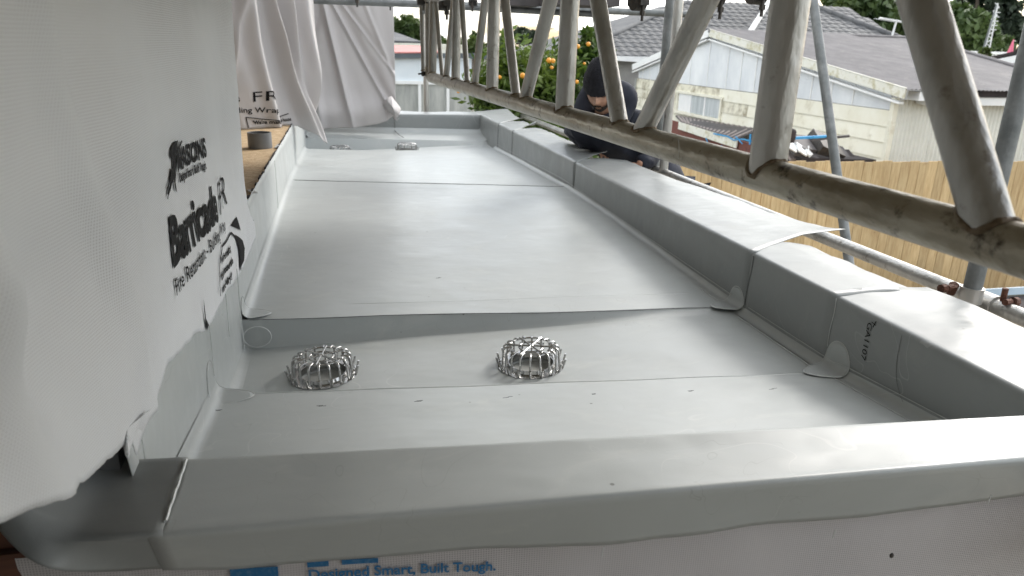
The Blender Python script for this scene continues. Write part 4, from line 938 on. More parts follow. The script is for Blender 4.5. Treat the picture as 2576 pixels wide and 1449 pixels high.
# head shape: sculpted from a dense sphere
def head_pt(a, t):
    x, y, z = math.sin(t) * math.sin(a), -math.sin(t) * math.cos(a), math.cos(t)     # face at -y
    p = Vector((x * .076, y * .098, z * .118))
    if z < 0: p.x *= 1 + .34 * z * abs(z); p.y *= 1 + .10 * z                         # jaw narrows
    f = max(0, -y)
    if f > 0:
        # nose
        p.y -= .030 * math.exp(-(x / .17) ** 2) * math.exp(-((z + .22) / .17) ** 2) * f
        p.y -= .014 * math.exp(-(x / .12) ** 2) * math.exp(-((z - .02) / .2) ** 2) * f
        # eye sockets
        for s in (-1, 1): p.y += .013 * math.exp(-((x - s * .38) / .17) ** 2) * math.exp(-((z - .06) / .12) ** 2)
        p.y -= .007 * math.exp(-((z - .22) / .09) ** 2) * math.exp(-(x / .55) ** 2)    # brow
        for s in (-1, 1): p.y -= .006 * math.exp(-((x - s * .48) / .2) ** 2) * math.exp(-((z + .25) / .15) ** 2)   # cheek bones
        p.y -= .008 * math.exp(-(x / .3) ** 2) * math.exp(-((z + .56) / .07) ** 2)     # lips
        p.y += .004 * math.exp(-(x / .3) ** 2) * math.exp(-((z + .56) / .025) ** 2)
        p.y -= .012 * math.exp(-(x / .35) ** 2) * math.exp(-((z + .86) / .14) ** 2)    # chin
    return p
mb = MB(); nA, nT_ = 64, 48
vs = [HR @ head_pt(2 * math.pi * i / nA, math.pi * j / nT_) + HD - PL for j in range(nT_ + 1) for i in range(nA)]
mb.add(vs, [(j * nA + i, (j + 1) * nA + i, (j + 1) * nA + (i + 1) % nA, j * nA + (i + 1) % nA) for j in range(nT_) for i in range(nA)])
for s in (-1, 1):                               # ears
    mb.sphere(HR @ Vector((s * .077, .012, -.005)) + HD - PL, 1, 10, 8, (.012, .018, .032), rot=HR)
tmp = mb.mesh('h', MT['skin']); bmj.from_mesh(tmp)
# hands: palm, four fingers, thumb
def hand(w, d, up, side):
    d = d.normalized(); r = d.cross(up).normalized() * side; v = [w, w + d * .045, w + d * .085]; e = [(0, 1), (1, 2)]; rad = [(.024, .016), (.036, .015), (.036, .013)]
    meshes = [skin_mesh('p', [x - PL for x in v], e, rad, MT['skin'], 1)]
    for k, (o_, L) in enumerate(((-.030, .066), (-.010, .076), (.010, .070), (.029, .055))):
        b = w + d * .075 + r * o_; f1 = b + d * L * .5 - up * .006; f2 = f1 + d * L * .33 - up * .018; f3 = f2 + d * L * .18 - up * .02
        meshes.append(skin_mesh('f', [x - PL for x in (b, f1, f2, f3)], [(0, 1), (1, 2), (2, 3)], [.0095, .009, .0085, .007], MT['skin'], 1))
    b = w + d * .03 - r * .03; meshes.append(skin_mesh('f', [x - PL for x in (b, b - r * .022 + d * .028, b - r * .026 + d * .056)], [(0, 1), (1, 2)], [.012, .010, .008], MT['skin'], 1))
    for me in meshes: bmj.from_mesh(me)
hand(hand1 + Vector((-.02, .07, .01)), Vector((.45, -1, -.1)), Vector((0, 0, 1)), 1)
hand(hand2 + Vector((.06, .0, 0)), Vector((-1, .1, .0)), Vector((0, 0, 1)), -1)
me = bpy.data.meshes.new('body'); bmj.to_mesh(me); bmj.free(); me.materials.append(MT['skin'])
body = bpy.data.objects.new('body', me); COL.objects.link(body); body.parent = person
rm = body.modifiers.new('r', 'REMESH'); rm.mode = 'VOXEL'; rm.voxel_size = .0042; rm.use_smooth_shade = True
sm_ = body.modifiers.new('s', 'SMOOTH'); sm_.factor = .5; sm_.iterations = 2
# clothing
def child(me, name, parent=person):
    o = bpy.data.objects.new(name, me); COL.objects.link(o); o.parent = parent; return o
jv = [pel + Vector((0, 0, -.03)), spine, ch, (ch + neck) / 2, shl, (shl + el1) / 2, el1, hand1 + Vector((-.025, .085, .01)), shr, (shr + el2) / 2, el2, hand2 + Vector((.075, 0, 0))]
je = [(0, 1), (1, 2), (2, 3), (2, 4), (4, 5), (5, 6), (6, 7), (2, 8), (8, 9), (9, 10), (10, 11)]
jr = [.16, .15, .155, .09, .10, .078, .066, .045, .10, .078, .066, .045]
jm = skin_mesh('hoodie', [v - PL for v in jv], je, jr, MT['jacket'], 3)
for v in jm.vertices:
    n_ = v.normal; c_ = v.co; v.co += n_ * (.010 * fbm(c_.x * 9, c_.y * 9, c_.z * 14) + .005 * fbm(c_.x * 26, c_.y * 26, c_.z * 30))
child(jm, 'hoodie')
# hood bunched round the neck
mb = MB(); hc = (neck * .55 + HD * .30 + ch * .15) - PL + Vector((.02, .03, -.0)); ax = (HD - ch).normalized()
e1 = ax.cross(fwd).normalized(); e2 = ax.cross(e1).normalized()
mb.tube([hc + e1 * .125 * math.cos(a) + e2 * .12 * math.sin(a) + ax * (.035 * math.sin(a) + .01 * math.sin(3 * a)) for a in np.linspace(0, 2 * math.pi, 32)[:-1]], [.052 + .010 * math.sin(2 * k * .4) for k in range(31)], 14, closed=True)
mb.obj('hood', MT['jacket'], person, smooth=True)
tr = skin_mesh('trousers', [v - PL for v in (pel, body_v[12], body_v[13], body_v[14], body_v[16], body_v[17], body_v[18])], [(0, 1), (1, 2), (2, 3), (0, 4), (4, 5), (5, 6)], [.15, .105, .082, .07, .105, .082, .07], MT['jacket'], 2); child(tr, 'trousers')
for a, b in ((14, 15), (18, 19)):
    p, q = body_v[a] - PL, body_v[b] - PL; mb = MB(); mb.sphere((p + q) / 2 + Vector((-.03, 0, .03)), 1, 14, 8, (.14, .05, .045)); mb.obj('boot', MT['dark'], person, smooth=True)
# beanie
def bean(i, j):
    a = 2 * math.pi * i / 64; t = j / 26 * 1.66
    x, y, z = math.sin(t) * math.sin(a), -math.sin(t) * math.cos(a), math.cos(t)
    p = Vector((x * .090, y * .110 + .006, z * .118 + .040))
    if z > .4: p *= 1 + .10 * (z - .4)
    p.z += .022 * y - .0                       # sits lower at the back
    rib = 1 + .006 * math.sin(a * 46) + .012 * fbm(x * 3, y * 3, z * 3)
    if j > 19: rib += .045
    return HR @ (p * rib) + HD - PL
mb = MB(); vs = [bean(i, j) for j in range(27) for i in range(64)]
mb.add(vs, [(j * 64 + i, (j + 1) * 64 + i, (j + 1) * 64 + (i + 1) % 64, j * 64 + (i + 1) % 64) for j in range(26) for i in range(64)])
mb.obj('beanie', MT['knit'], person, smooth=True, solid=.004)
# beard, moustache, brows, eyes
def facepatch(name, test, off, m, n=90):
    mb = MB(); vs = {}; fs = []
    A = [(-1.35 + 2.7 * i / n) for i in range(n + 1)]; Tt = [1.0 + 1.95 * j / n for j in range(n + 1)]
    def vid(i, j):
        if (i, j) not in vs:
            p = head_pt(A[i], Tt[j]); vs[(i, j)] = (len(mb.v)); nn = p.normalized(); mb.v.append(tuple(HR @ (p + nn * (off + off * .6 * random.random())) + HD - PL))
        return vs[(i, j)]
    for i in range(n):
        for j in range(n):
            a, t = (A[i] + A[i + 1]) / 2, (Tt[j] + Tt[j + 1]) / 2; x, z = math.sin(t) * math.sin(a), math.cos(t)
            if test(x, z, a): mb.f.append((vid(i, j), vid(i + 1, j), vid(i + 1, j + 1), vid(i, j + 1)))
    return mb.obj(name, m, person, smooth=True, fix=False)
facepatch('beard', lambda x, z, a: (z < -.66 and abs(a) < 1.3) or (abs(a) > .72 and z < -.05 - .55 * (1.35 - abs(a)) and z > -.9) or (abs(x) > .25 and z < -.5), .004, MT['hair'])
facepatch('moustache', lambda x, z, a: abs(x) < .27 and -.50 < z < -.40 - .12 * abs(x), .004, MT['hair'])
for s in (-1, 1):
    facepatch('eyebrow', lambda x, z, a: .14 < s * x < .58 and abs(z - (.25 - .10 * abs(s * x - .3))) < .035, .003, MT['hair'])
    e = HR @ Vector((s * .030, -.079, .008)) + HD - PL; mb = MB(); mb.sphere(e, 1, 12, 8, (.014, .010, .009), rot=HR); o = mb.obj('eyelid', MT['skin'], person, smooth=True)
    mb = MB(); mb.tube([HR @ Vector((s * .030 + dx, -.088 + abs(dx) * .25, .001 - .003 * (1 - (dx / .014) ** 2))) + HD - PL for dx in np.linspace(-.014, .014, 7)], .0014, 5); mb.obj('eyelashes', MT['hair'], person)

# ------------------------------------------------------------------ paling fence
YFN = 9.0
fe = thing('paling_fence', 'new yellow pine paling fence beyond the scaffold, at the foot of the neighbouring garage', 'fence', (6, YFN, 0))
pals = []
x = 3.2; variants = []
for k in range(6):
    w = .150; mb = MB(); h0 = 2.05
    mb.box((0, 0, .02), (w, .019, h0 + (.0, .01, -.008, .004, .012, -.004)[k])); variants.append((w, mb.mesh('paling', MT['paling'])))
i = 0
while x < 12.5:
    w, me = variants[i % 6] if i % 7 else variants[(i // 7) % 6]
    y = 0 if i % 2 == 0 else 0.001
    ztop = lerp(2.085, 2.03, (x - 4) / 6)
    o = inst('paling', me, fe, (x - 6, y + random.uniform(-.003, .003), ztop - 2.05)); x += w + random.uniform(.003, .010); i += 1
for z in (.35, 1.1, 1.8):
    mb = MB(); mb.box((-2.8, .022, z), (6.5, .07, z + .09)); mb.obj('rail', MT['paling'], fe)

# ------------------------------------------------------------------ neighbouring garage
YC = 10.7; cpx = ony(2245, 300, YC); XG = cpx.x
ap = onx(1794, 86, XG); el = onx(1606, 161, XG); er = onx(2289, 232, XG); tb = onx(1609, 188, XG); tb2 = onx(2054, 221, XG)
ga = thing('garage', 'cream weatherboard garage with grey corrugated roof and translucent gable behind the pine fence', 'garage', (XG, YC, 0))
gl = (-XG, -YC, 0)
YN = YC; YR = el.y; zE = 2.93; zA = ap.z; YA = ap.y; zB = 2.62
def gz(Y): return zE + (zA - zE) * ((Y - YN) / (YA - YN) if Y < YA else (YR - Y) / (YR - YA))
# weatherboards
bh = .262; z = zB - .004; kk = 0
while z > .1:
    z0 = z - bh
    segs = [(YN, YR)]
    mb = MB(); ym = YN + random.uniform(4, 7)
    for (ya, yb) in ((YN + .06, ym - .006), (ym + .006, YR)):
        mb = MB(); mb.add([(XG - .030, ya, z0), (XG - .030, yb, z0), (XG - .008, yb, z), (XG - .008, ya, z), (XG + .02, ya, z0), (XG + .02, yb, z0), (XG + .02, yb, z), (XG + .02, ya, z)],
               [(0, 1, 2, 3), (4, 7, 6, 5), (0, 4, 5, 1), (3, 2, 6, 7), (0, 3, 7, 4), (1, 5, 6, 2)])
        o = mb.obj('weatherboard', MT['board_dirty'] if (kk < 3 and ya > 13) or ya > 16 else MT['board'], ga); o.location = gl
    z = z0 + .0; kk += 1
# gable sheets between battens
Y = YN + .12; ws = []
while Y < YR - .15:
    w = random.choice((.50, .62, .62, .95)); yb = min(Y + w, YR - .12)
    poly = [(XG + .002, Y, zB + .01), (XG + .002, yb, zB + .01), (XG + .002, yb, gz(yb) - .02)]
    if Y < YA < yb: poly.append((XG + .002, YA, zA - .02))
    poly.append((XG + .002, Y, gz(Y) - .02))
    mb = MB(); mb.prism(poly, (.02, 0, 0)); o = mb.obj('gable_sheet', MT['gsheet'], ga); o.location = gl
    mb = MB(); mb.box((XG - .012, yb - .012, zB + .01), (XG + .006, yb + .012, gz(yb) - .04)); o = mb.obj('batten', MT['white'], ga); o.location = gl
    Y = yb + .004
for (a, b) in (((YN - .30, zE - .03), (YA, zA + .01)), ((YA, zA + .01), (YR + .2, zE - .02))):
    mb = MB(); mb.bar((XG - .10, a[0], a[1] + .02), (XG - .10, b[0], b[1] + .02), .03, .17); mb.obj('bargeboard', MT['bargeyellow'] if a[0] < YA - 1 else MT['white'], ga).location = gl
    mb = MB(); mb.bar((XG - .06, a[0] + .1, a[1] - .14), (XG - .06, b[0], b[1] - .13), .10, .035); mb.obj('barge_trim', MT['white'], ga).location = gl
mb = MB(); mb.box((XG - .04, YN - .03, 0), (XG + .05, YN + .06, zE - .1)); mb.obj('corner_board', MT['board'], ga).location = gl
mb = MB(); mb.box((XG - .05, YR - .02, 0), (XG + .02, YR + .05, zB)); mb.obj('corner_board', MT['panel'], ga).location = gl
# corrugated side wall
def corr_mesh(w, L, pitch, amp, m, name, npp=8, nl=1):
    n = max(4, int(round(w / pitch * npp))); mb = MB()
    mb.grid(lambda u, v: (u * w, amp * math.cos(2 * math.pi * u * w / pitch), v * L), n, nl); return mb.mesh(name, m, 60)
cm = corr_mesh(.762, 2.80, .0762, .0095, MT['corr'], 'wall_sheet')
for k in range(12): o = inst('wall_sheet', cm, ga, (XG + .05 + k * .762 - XG, YN - .004 * (k % 2) - YC, 0))
XE = XG + 7.2
mb = MB(); mb.box((XG + .35, YN - .28, zE - .19), (XE + 1, YN - .05, zE - .06)); mb.obj('eave_fascia', MT['gutter'], ga).location = gl
mb = MB(); mb.box((XG + .12, YN - .36, zE - .12), (XG + .36, YN - .10, zE + .02)); mb.obj('gutter_stop', MT['gutter'], ga).location = gl
mb = MB(); mb.box((XG + .37, YN - .32, zE - .05), (XE + 1, YN - .10, zE + .05)); mb.obj('dark_gutter', MT['dark'], ga).location = gl
# roof sheets
XR2 = ony(2305, 105, YA).x; Le = math.hypot(YA - YN + .35, zA - zE + .1); sl = math.atan2(zA - zE, YA - YN)
rmh = corr_mesh(.762, Le + .1, .0762, .010, MT['roofgrey'], 'roof_sheet', npp=6, nl=6)
rotr = Matrix.Rotation(-(math.pi / 2 - sl), 3, 'X')
XC = ony(2720, 250, YN).x; nfull = int((XC - XG + .12) / .762)
for k in range(nfull): inst('roof_sheet', rmh, ga, (-.12 + k * .762, -.40, zE + .055 + .003 * (k % 2)), rotr)
xs_ = XG - .12 + nfull * .762; xh = XR2; XC = xs_; n_ = max(4, int((xh - xs_) / .762))
for k in range(n_):
    x0 = xs_ + (xh - xs_) * k / n_; x1 = xs_ + (xh - xs_) * (k + 1) / n_
    mb = MB()
    def fn(u, v, x0=x0, x1=x1):
        x = lerp(x0, x1, u); f = lerp((x - xs_) / (xh - xs_), 1, v)
        return (x, YN - .40 + (YA - YN + .4) * f, zE + .055 + (zA - zE) * f + .009 * math.cos(2 * math.pi * x / .0762))
    mb.grid(fn, 60, 5); mb.obj('roof_sheet', MT['roofgrey'], ga, smooth=60).location = gl
mb = MB(); mb.tube([(XG - .12, YA, zA + .07), (xh, YA, zA + .07), (XC, YN - .4, zE + .08)], .05, 8); mb.obj('ridge_cap', MT['roofgrey'], ga, smooth=40).location = gl
mb = MB(); mb.prism([(XG - .1, YA + .05, zA + .05), (XG - .1, YR + .3, zE), (xh, YR + .3, zE), (xh, YA + .05, zA + .05)], (0, 0, .02)); mb.obj('rear_roof', MT['roofgrey'], ga).location = gl
# window with three panes
w0 = onx(1708, 236, XG); w1 = onx(1815, 296, XG); ya, yb = w1.y, w0.y; za, zb_ = w1.z, w0.z + .02
zt_, zb0 = onx(1760, 241, XG).z, onx(1760, 289, XG).z
win = MB()
for (y0, y1) in ((ya, ya + .06), (yb - .06, yb)): win.box((XG - .06, y0, zb0), (XG - .02, y1, zt_))
win.box((XG - .07, ya - .05, zt_), (XG - .02, yb + .05, zt_ + .06)); win.box((XG - .08, ya - .05, zb0 - .06), (XG - .02, yb + .05, zb0))
wo_ = win.obj('window', MT['board'], ga); wo_.location = gl
for k in range(3):
    y0 = ya + .06 + (yb - ya - .12) * k / 3; y1 = ya + .06 + (yb - ya - .12) * (k + 1) / 3
    mb = MB(); mb.box((XG - .035, y0 + .03, zb0 + .01), (XG - .026, y1 - .03, zt_ - .01)); o = mb.obj('pane', MT['white'] if k == 2 else MT['glass'], wo_)
    mb = MB(); mb.box((XG - .055, y1 - .03, zb0), (XG - .024, y1 + .03, zt_)); 
    if k < 2: mb.obj('mullion', MT['white'], wo_)
# small eave box left of gable
mb = MB(); pA_ = ony(1552, 147, el.y + .6); pB_ = ony(1625, 152, el.y + .6); mb.bar(pA_, pB_, .12, .13); mb.obj('rear_gutter', MT['gutter'], ga).location = gl

# lean-to with slatted roof against the garage wall
lt = thing('lean_to', 'low lean-to with dark ribbed roof and red wall under the garage window', 'lean-to', (XG - 1, 14, 0))
def lobj(mb, n, m): o = mb.obj(n, m, lt); o.location = (-(XG - 1), -14, 0); return o
f0 = onx(1700, 290, XG - .04); f1 = onx(1912, 325, XG - .04)
XF = XG - .9
zlt = 1.72 
q0 = onx(1716, 307, XF); q1 = onx(1852, 350, XF)
def seg(y): return lerp(q1.z, q0.z, (y - q1.y) / (q0.y - q1.y))
zr_ = f0.z
mb = MB(); mb.prism([(XF, q1.y, q1.z), (XF, q0.y, q0.z), (XG - .05, f0.y, f0.z), (XG - .05, f1.y, f1.z)], (0, 0, -.03)); lobj(mb, 'roof_deck', MT['slatroof'])
for k in range(17):
    t = (k + .5) / 17; y = lerp(q1.y, q0.y, t); z = lerp(q1.z, q0.z, t); y2 = lerp(f1.y, f0.y, t); z2 = lerp(f1.z, f0.z, t)
    mb = MB(); mb.bar((XF - .01, y, z + .012), (XG - .05, y2, z2 + .008), .05, .016); lobj(mb, 'roof_rib', MT['slat'])
mb = MB(); mb.bar((XF - .03, q1.y - .1, q1.z - .09), (XF - .03, q0.y + .1, q0.z - .09), .03, .17); lobj(mb, 'fascia', MT['bargeyellow'])
mb = MB()
r0_, r1_ = onx(1690, 306, XF + .02), onx(1905, 370, XF + .02)
for (ya_, yb_, dz) in ((r1_.y - 2.5, 12.9, 0), (12.92, r0_.y + 1.5, .02)):
    mb = MB(); za_ = lerp(r1_.z, r0_.z, (ya_ - r1_.y) / (r0_.y - r1_.y)); zb_2 = lerp(r1_.z, r0_.z, (yb_ - r1_.y) / (r0_.y - r1_.y))
    mb.prism([(XF + .02, ya_, za_ - .27), (XF + .02, yb_, zb_2 - .27), (XF + .02, yb_, zb_2 + .03), (XF + .02, ya_, za_ + .03)], (.05, 0, 0)); lobj(mb, 'red_board', MT['brick'])
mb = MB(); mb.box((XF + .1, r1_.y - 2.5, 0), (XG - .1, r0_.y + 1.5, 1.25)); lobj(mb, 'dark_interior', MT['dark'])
# blue straps
st = thing('blue_strap', 'torn blue plastic strip draped on the dark red board below the lean-to fascia', 'strap', (XF, 12, 1.5))
pts = [onx(x, y, XF - .06) for x, y in ((1795, 336), (1830, 343), (1845, 352), (1870, 350), (1895, 357), (1925, 352))]
mb = MB(); 
for i in range(len(pts) - 1): mb.bar(pts[i], pts[i + 1], .010, .028)
mb.bar(onx(1850, 343, XF - .07), onx(1868, 362, XF - .07), .010, .022); mb.bar(onx(1888, 337, XF - .07), onx(1886, 364, XF - .07), .012, .05); mb.bar(onx(1776, 347, XF - .07), onx(1783, 368, XF - .07), .010, .025); mb.bar(onx(1805, 376, XF - .07), onx(1816, 366, XF - .07), .010, .02)
o = mb.obj('strip', MT['blue'], st); o.location = -st.location
# junk pile on a shed roof left of the fence top
YJ = 10.0
def jp(px, py, Y=YJ): return ony(px, py, Y)
bs = thing('blue_batten', 'bright blue batten lying across the junk beside the wide vertical strut', 'batten', jp(2050, 346)); mb = MB(); mb.bar(jp(1985, 348) - bs.location, jp(2085, 343) - bs.location, .05, .035); mb.obj('batten', MT['blue'], bs)
jt = thing('roof_batten', 'dark grey batten sticking out over the junk pile against the weatherboards', 'batten', jp(2100, 350)); mb = MB(); mb.bar(jp(2040, 352) - jt.location, jp(2135, 342) - jt.location, .05, .035); mb.obj('batten', MT['slatroof'], jt)
cs = thing('roofing_offcut', 'bent white piece of roofing on the junk pile above the fence', 'roofing offcut', jp(2010, 372))
mb = MB(); P_ = [jp(1982, 362), jp(2000, 372), jp(2006, 369), jp(2026, 382), jp(2032, 377), jp(2038, 386)]
for i in range(5): mb.bar(P_[i] - cs.location, P_[i + 1] - cs.location, .22, .02, up=(0, -.6, 1))
mb.obj('sheet', MT['white'], cs)
jk = thing('junk_pile', 'heap of dark sheets and boards above the fence top beside the wide strut', 'junk', jp(2060, 380))
for (x0, y0, x1, y1, w, h, mm) in ((1980, 360, 2110, 392, .6, .05, 'slatroof'), (2050, 355, 2105, 380, .5, .16, 'darksteel'), (2040, 372, 2135, 394, .5, .04, 'slatroof'), (1975, 384, 2055, 388, .4, .04, 'slat'), (1970, 352, 2040, 362, .4, .04, 'slatroof'), (2000, 392, 2150, 396, .4, .03, 'dark'), (2060, 376, 2090, 386, .3, .05, 'brick')):
    mb = MB(); mb.bar(jp(x0, y0, YJ + .2) - jk.location, jp(x1, y1, YJ + .2) - jk.location, w, h, up=(0, -.5, 1)); mb.obj('board', MT[mm], jk)
mb = MB(); mb.bar(Vector(jp(1975, 396, YJ + .3)) - jk.location, Vector(jp(2160, 400, YJ + .3)) - jk.location, .8, .1); mb.obj('base', MT['dark'], jk)
bk = thing('bucket', 'small black rounded pot on the junk pile against the weatherboards', 'pot', jp(1989, 338)); mb = MB()
mb.tube([(0, 0, -.12), (0, 0, -.06), (0, 0, .04), (0, 0, .07), (0, 0, .085)], [.065, .078, .08, .065, .04], 14); mb.obj('pot', MT['dark'], bk, smooth=50)
dr = thing('low_roof', 'dark glossy corrugated low roof with a pale blue flashing strip at the lower right', 'low roof', (2.9, 2.5, 1.5))
yl = 7.4
for k in range(14):
    pp = ony(2560, 745, yl); mb = MB(); z0 = pp.z - .03; mb.bar((7.0, yl - .08 - k * .12, z0 - .03 - .025 * k), (13, yl - .08 - k * .12, z0 - .03 - .025 * k), .085, .05); mb.obj('roof_rib', MT['darkroof'], dr).location = (-2.9, -2.5, -1.5)
pp = ony(2500, 735, yl); mb = MB(); mb.bar((6.6, yl, pp.z), (13, yl, pp.z), .02, .10); mb.obj('flashing', MT['sill'], dr).location = (-2.9, -2.5, -1.5)
mb = MB(); mb.prism([(6.6, yl - .02, pp.z - .06), (13, yl - .02, pp.z - .06), (13, yl - 1.9, pp.z - .48), (6.6, yl - 1.9, pp.z - .48)], (0, 0, -.04)); mb.obj('roof_deck', MT['dark'], dr).location = (-2.9, -2.5, -1.5)

# ------------------------------------------------------------------ tiled house
def tile_mesh():
    mb = MB(); w, L = .31, .42; xs = np.linspace(0, w, 7); zz = [.030 * (math.sin(2 * math.pi * (x / w)) * .5 + .5) for x in xs]
    vs = [(x, 0, z + .022) for x, z in zip(xs, zz)] + [(x, L, z + .0) for x, z in zip(xs, zz)] + [(x, 0, z - .012) for x, z in zip(xs, zz)]
    mb.add(vs, [(i, i + 1, 8 + i, 7 + i) for i in range(6)] + [(14 + i, 15 + i, 1 + i, i) for i in range(6)])
    return mb.mesh('roof_tile', MT['tile'], 50)
TM = tile_mesh(); tcount = [0]
def inside(poly, x, y):
    c = False; n = len(poly)
    for i in range(n):
        (x1, y1), (x2, y2) = poly[i], poly[i - 1]
        if (y1 > y) != (y2 > y) and x < (x2 - x1) * (y - y1) / (y2 - y1) + x1: c = not c
    return c
tiles = []
def roof_plane(parent, origin, udir, vdir, poly, vis):
    """poly in (u, v) metres on the plane; tiles within it"""
    u = Vector(udir).normalized(); v = Vector(vdir).normalized(); n = u.cross(v); R3 = Matrix((u, v, n)).transposed()
    us = [p[0] for p in poly]; vs = [p[1] for p in poly]
    j = 0; vv = min(vs)
    while vv < max(vs):
        uu = min(us)
        while uu < max(us):
            if inside(poly, uu + .15, vv + .1):
                P3 = Vector(origin) + u * uu + v * vv; px = proj(P3)
                if -10 < px[1] < 200: tiles.append((vis, (P3 - Vector(CAMP)).length, parent, P3, R3))
            uu += .30
        vv += .33; j += 1
    # solid deck under the tiles
    mb = MB(); mb.prism([Vector(origin) + u * a + v * b - n * .02 for a, b in poly], -n * .05); o = mb.obj('roof_deck', MT['tile'], parent); o.location = -parent.location
def hip_house(Yev, c0, c1, lpix, rpix, pitch, label, name):
    """front roof plane whose left and right edges pass through given pixel pairs"""
    e0 = ony(*c0, Yev); e1 = ony(*c1, Yev); ze = (e0.z + e1.z) / 2; O = Vector((e0.x, Yev, ze))
    v = Vector((0, math.cos(pitch), math.sin(pitch))); u = Vector((1, 0, 0)); n = u.cross(v)
    def onp(px, py): r = Vector(ray(px, py)); c = Vector(CAMP); s = (O - c).dot(n) / r.dot(n); P3 = c + r * s; return ((P3 - O).dot(u), (P3 - O).dot(v))
    def edge(pp):
        a, b = onp(*pp[0]), onp(*pp[1]); return a, b
    (la, lb), (ra, rb) = edge(lpix), edge(rpix)
    def at_v(a, b, vv): t = (vv - a[1]) / (b[1] - a[1]); return a[0] + (b[0] - a[0]) * t
    vt = max(lb[1], rb[1], la[1], ra[1]) 
    # apex or cut
    top = vt + .5
    L0, L1 = at_v(la, lb, 0), at_v(la, lb, top); R0, R1 = at_v(ra, rb, 0), at_v(ra, rb, top)
    if L1 > R1:
        tt = (R0 - L0) / ((L1 - L0) - (R1 - R0)); top *= tt; L1 = R1 = at_v(la, lb, top)
    t = thing(name, label, 'house', (O.x + (L0 + R0) / 2, Yev, 0))
    poly = [(L0, 0), (R0, 0), (R1, top), (L1, top)]
    return t, O, u, v, poly
hA, O, u, v, poly = hip_house(23.5, (1417, 140), (2424, 160), ((1543, 90), (1700, 20)), ((2200, 60), (2289, 110)), math.radians(24), 'house with a long grey concrete tiled roof behind the garage gable', 'tiled_house')
roof_plane(hA, O, u, v, poly, 1)
mb = MB(); mb.box((poly[0][0] + O.x + .3, 23.9, 0), (poly[1][0] + O.x - .3, 32, O.z - .1)); o = mb.obj('wall', MT['plaster'], hA); o.location = -hA.location
mb = MB(); mb.box((poly[0][0] + O.x - .1, 23.35, O.z - .12), (poly[1][0] + O.x, 23.5, O.z)); o = mb.obj('gutter', MT['gutter'], hA); o.location = -hA.location
a = O + u * poly[0][0]; b = O + u * poly[3][0] + v * poly[3][1]; mb = MB(); mb.tube([a + Vector((0, 0, .03)), b + Vector((0, 0, .03))], .09, 8); o = mb.obj('hip_cap', MT['tile'], hA, smooth=60); o.location = -hA.location
mb = MB(); mb.prism([O + u * poly[0][0], O + u * poly[3][0] + v * poly[3][1], O + u * poly[3][0] + v * poly[3][1] + Vector((.2, 3, 0)), O + u * poly[0][0] + Vector((0, 9, 0))], (0, 0, -.05)); o = mb.obj('side_roof', MT['tile'], hA); o.location = -hA.location
hB, O, u, v, poly = hip_house(21.9, (1850, 128), (2424, 158), ((1893, 74), (1940, 0)), ((2053, 22), (2289, 110)), math.radians(24), 'wing with darker grey concrete tiles and white edge nearer than the long roof', 'tiled_house_wing')
roof_plane(hB, O, u, v, poly, 0)
mb = MB(); mb.box((poly[0][0] + O.x + .4, 22.3, 0), (poly[1][0] + O.x - .3, 28, O.z - .1)); o = mb.obj('wall', MT['plaster'], hB); o.location = -hB.location
a = O + u * poly[0][0]; b = O + u * poly[3][0] + v * poly[3][1]; mb = MB(); mb.tube([a + Vector((0, 0, .05)), b + Vector((0, 0, .05))], .10, 8); o = mb.obj('hip_cap', MT['ridge'], hB, smooth=60); o.location = -hB.location
a = O + u * poly[1][0]; b = O + u * poly[2][0] + v * poly[2][1]
d__ = (b - a).normalized(); L_ = (b - a).length; cm_ = None
for k in range(int(L_ / .4)):
    if cm_ is None:
        mb = MB(); mb.tube([(0, 0, 0), (0, .42, 0)], [.12, .10], 8); cm_ = mb.mesh('hip_tile', MT['tile'], 60)
    R3 = d__.to_track_quat('Y', 'Z').to_matrix(); inst('hip_tile', cm_, hB, a + d__ * k * .4 + Vector((0, 0, .05)) - hB.location, R3)
mb = MB(); mb.prism([a + Vector((0, 0, 0)), b, b + Vector((.5, 5, -.6)), a + Vector((.3, 6, 0))], (0, 0, -.05)); o = mb.obj('side_roof', MT['tile'], hB); o.location = -hB.location
tiles.sort(key=lambda t: t[1]); rest = {}
nB = 0; nA_ = 0
cntp = {}
for vis, d, par, P3, R3 in tiles:
    k = cntp.get(par.name, 0)
    if k < 150: inst('roof_tile', TM, par, P3 - par.location, R3); cntp[par.name] = k + 1
    else: rest.setdefault(par.name, []).append((P3 - par.location, R3))
base = [v.co.copy() for v in TM.vertices]; bf = [tuple(p.vertices) for p in TM.polygons]
for pn, L in rest.items():
    mb = MB()
    for P3, R3 in L: 
        dz = random.uniform(-.004, .004); mb.add([R3 @ c + P3 + Vector((0, 0, dz)) for c in base], bf)
    o = mb.obj('roof_tiles', MT['tile'], bpy.data.objects[pn], smooth=50, fix=False); o['kind'] = 'stuff'
# aerial on the wing
an = thing('tv_aerial', 'thin metal television aerial standing on the dark tiled roof', 'aerial', ony(2242, 98, 22))
mb = MB(); mb.tube([(0, 0, 0), ony(2256, 50, 22) - an.location], .035, 6); mb.obj('mast', MT['gutter'], an)
mb = MB(); mb.tube([ony(2212, 46, 22) - an.location, ony(2268, 55, 22) - an.location], .035, 6); mb.obj('boom', MT['gutter'], an)
mb = MB()
for k in range(9):
    c = ony(2214 + k * 6, 46.5 + k, 22) - an.location; mb.tube([c + Vector((0, -.3, 0)), c + Vector((0, .3, 0))], .008, 4)
mb.obj('elements', MT['gutter'], an)
mb = MB(); mb.bar(ony(2221, 96, 22) - an.location, ony(2250, 99, 22) - an.location, .08, .05); mb.obj('bracket', MT['gutter'], an)

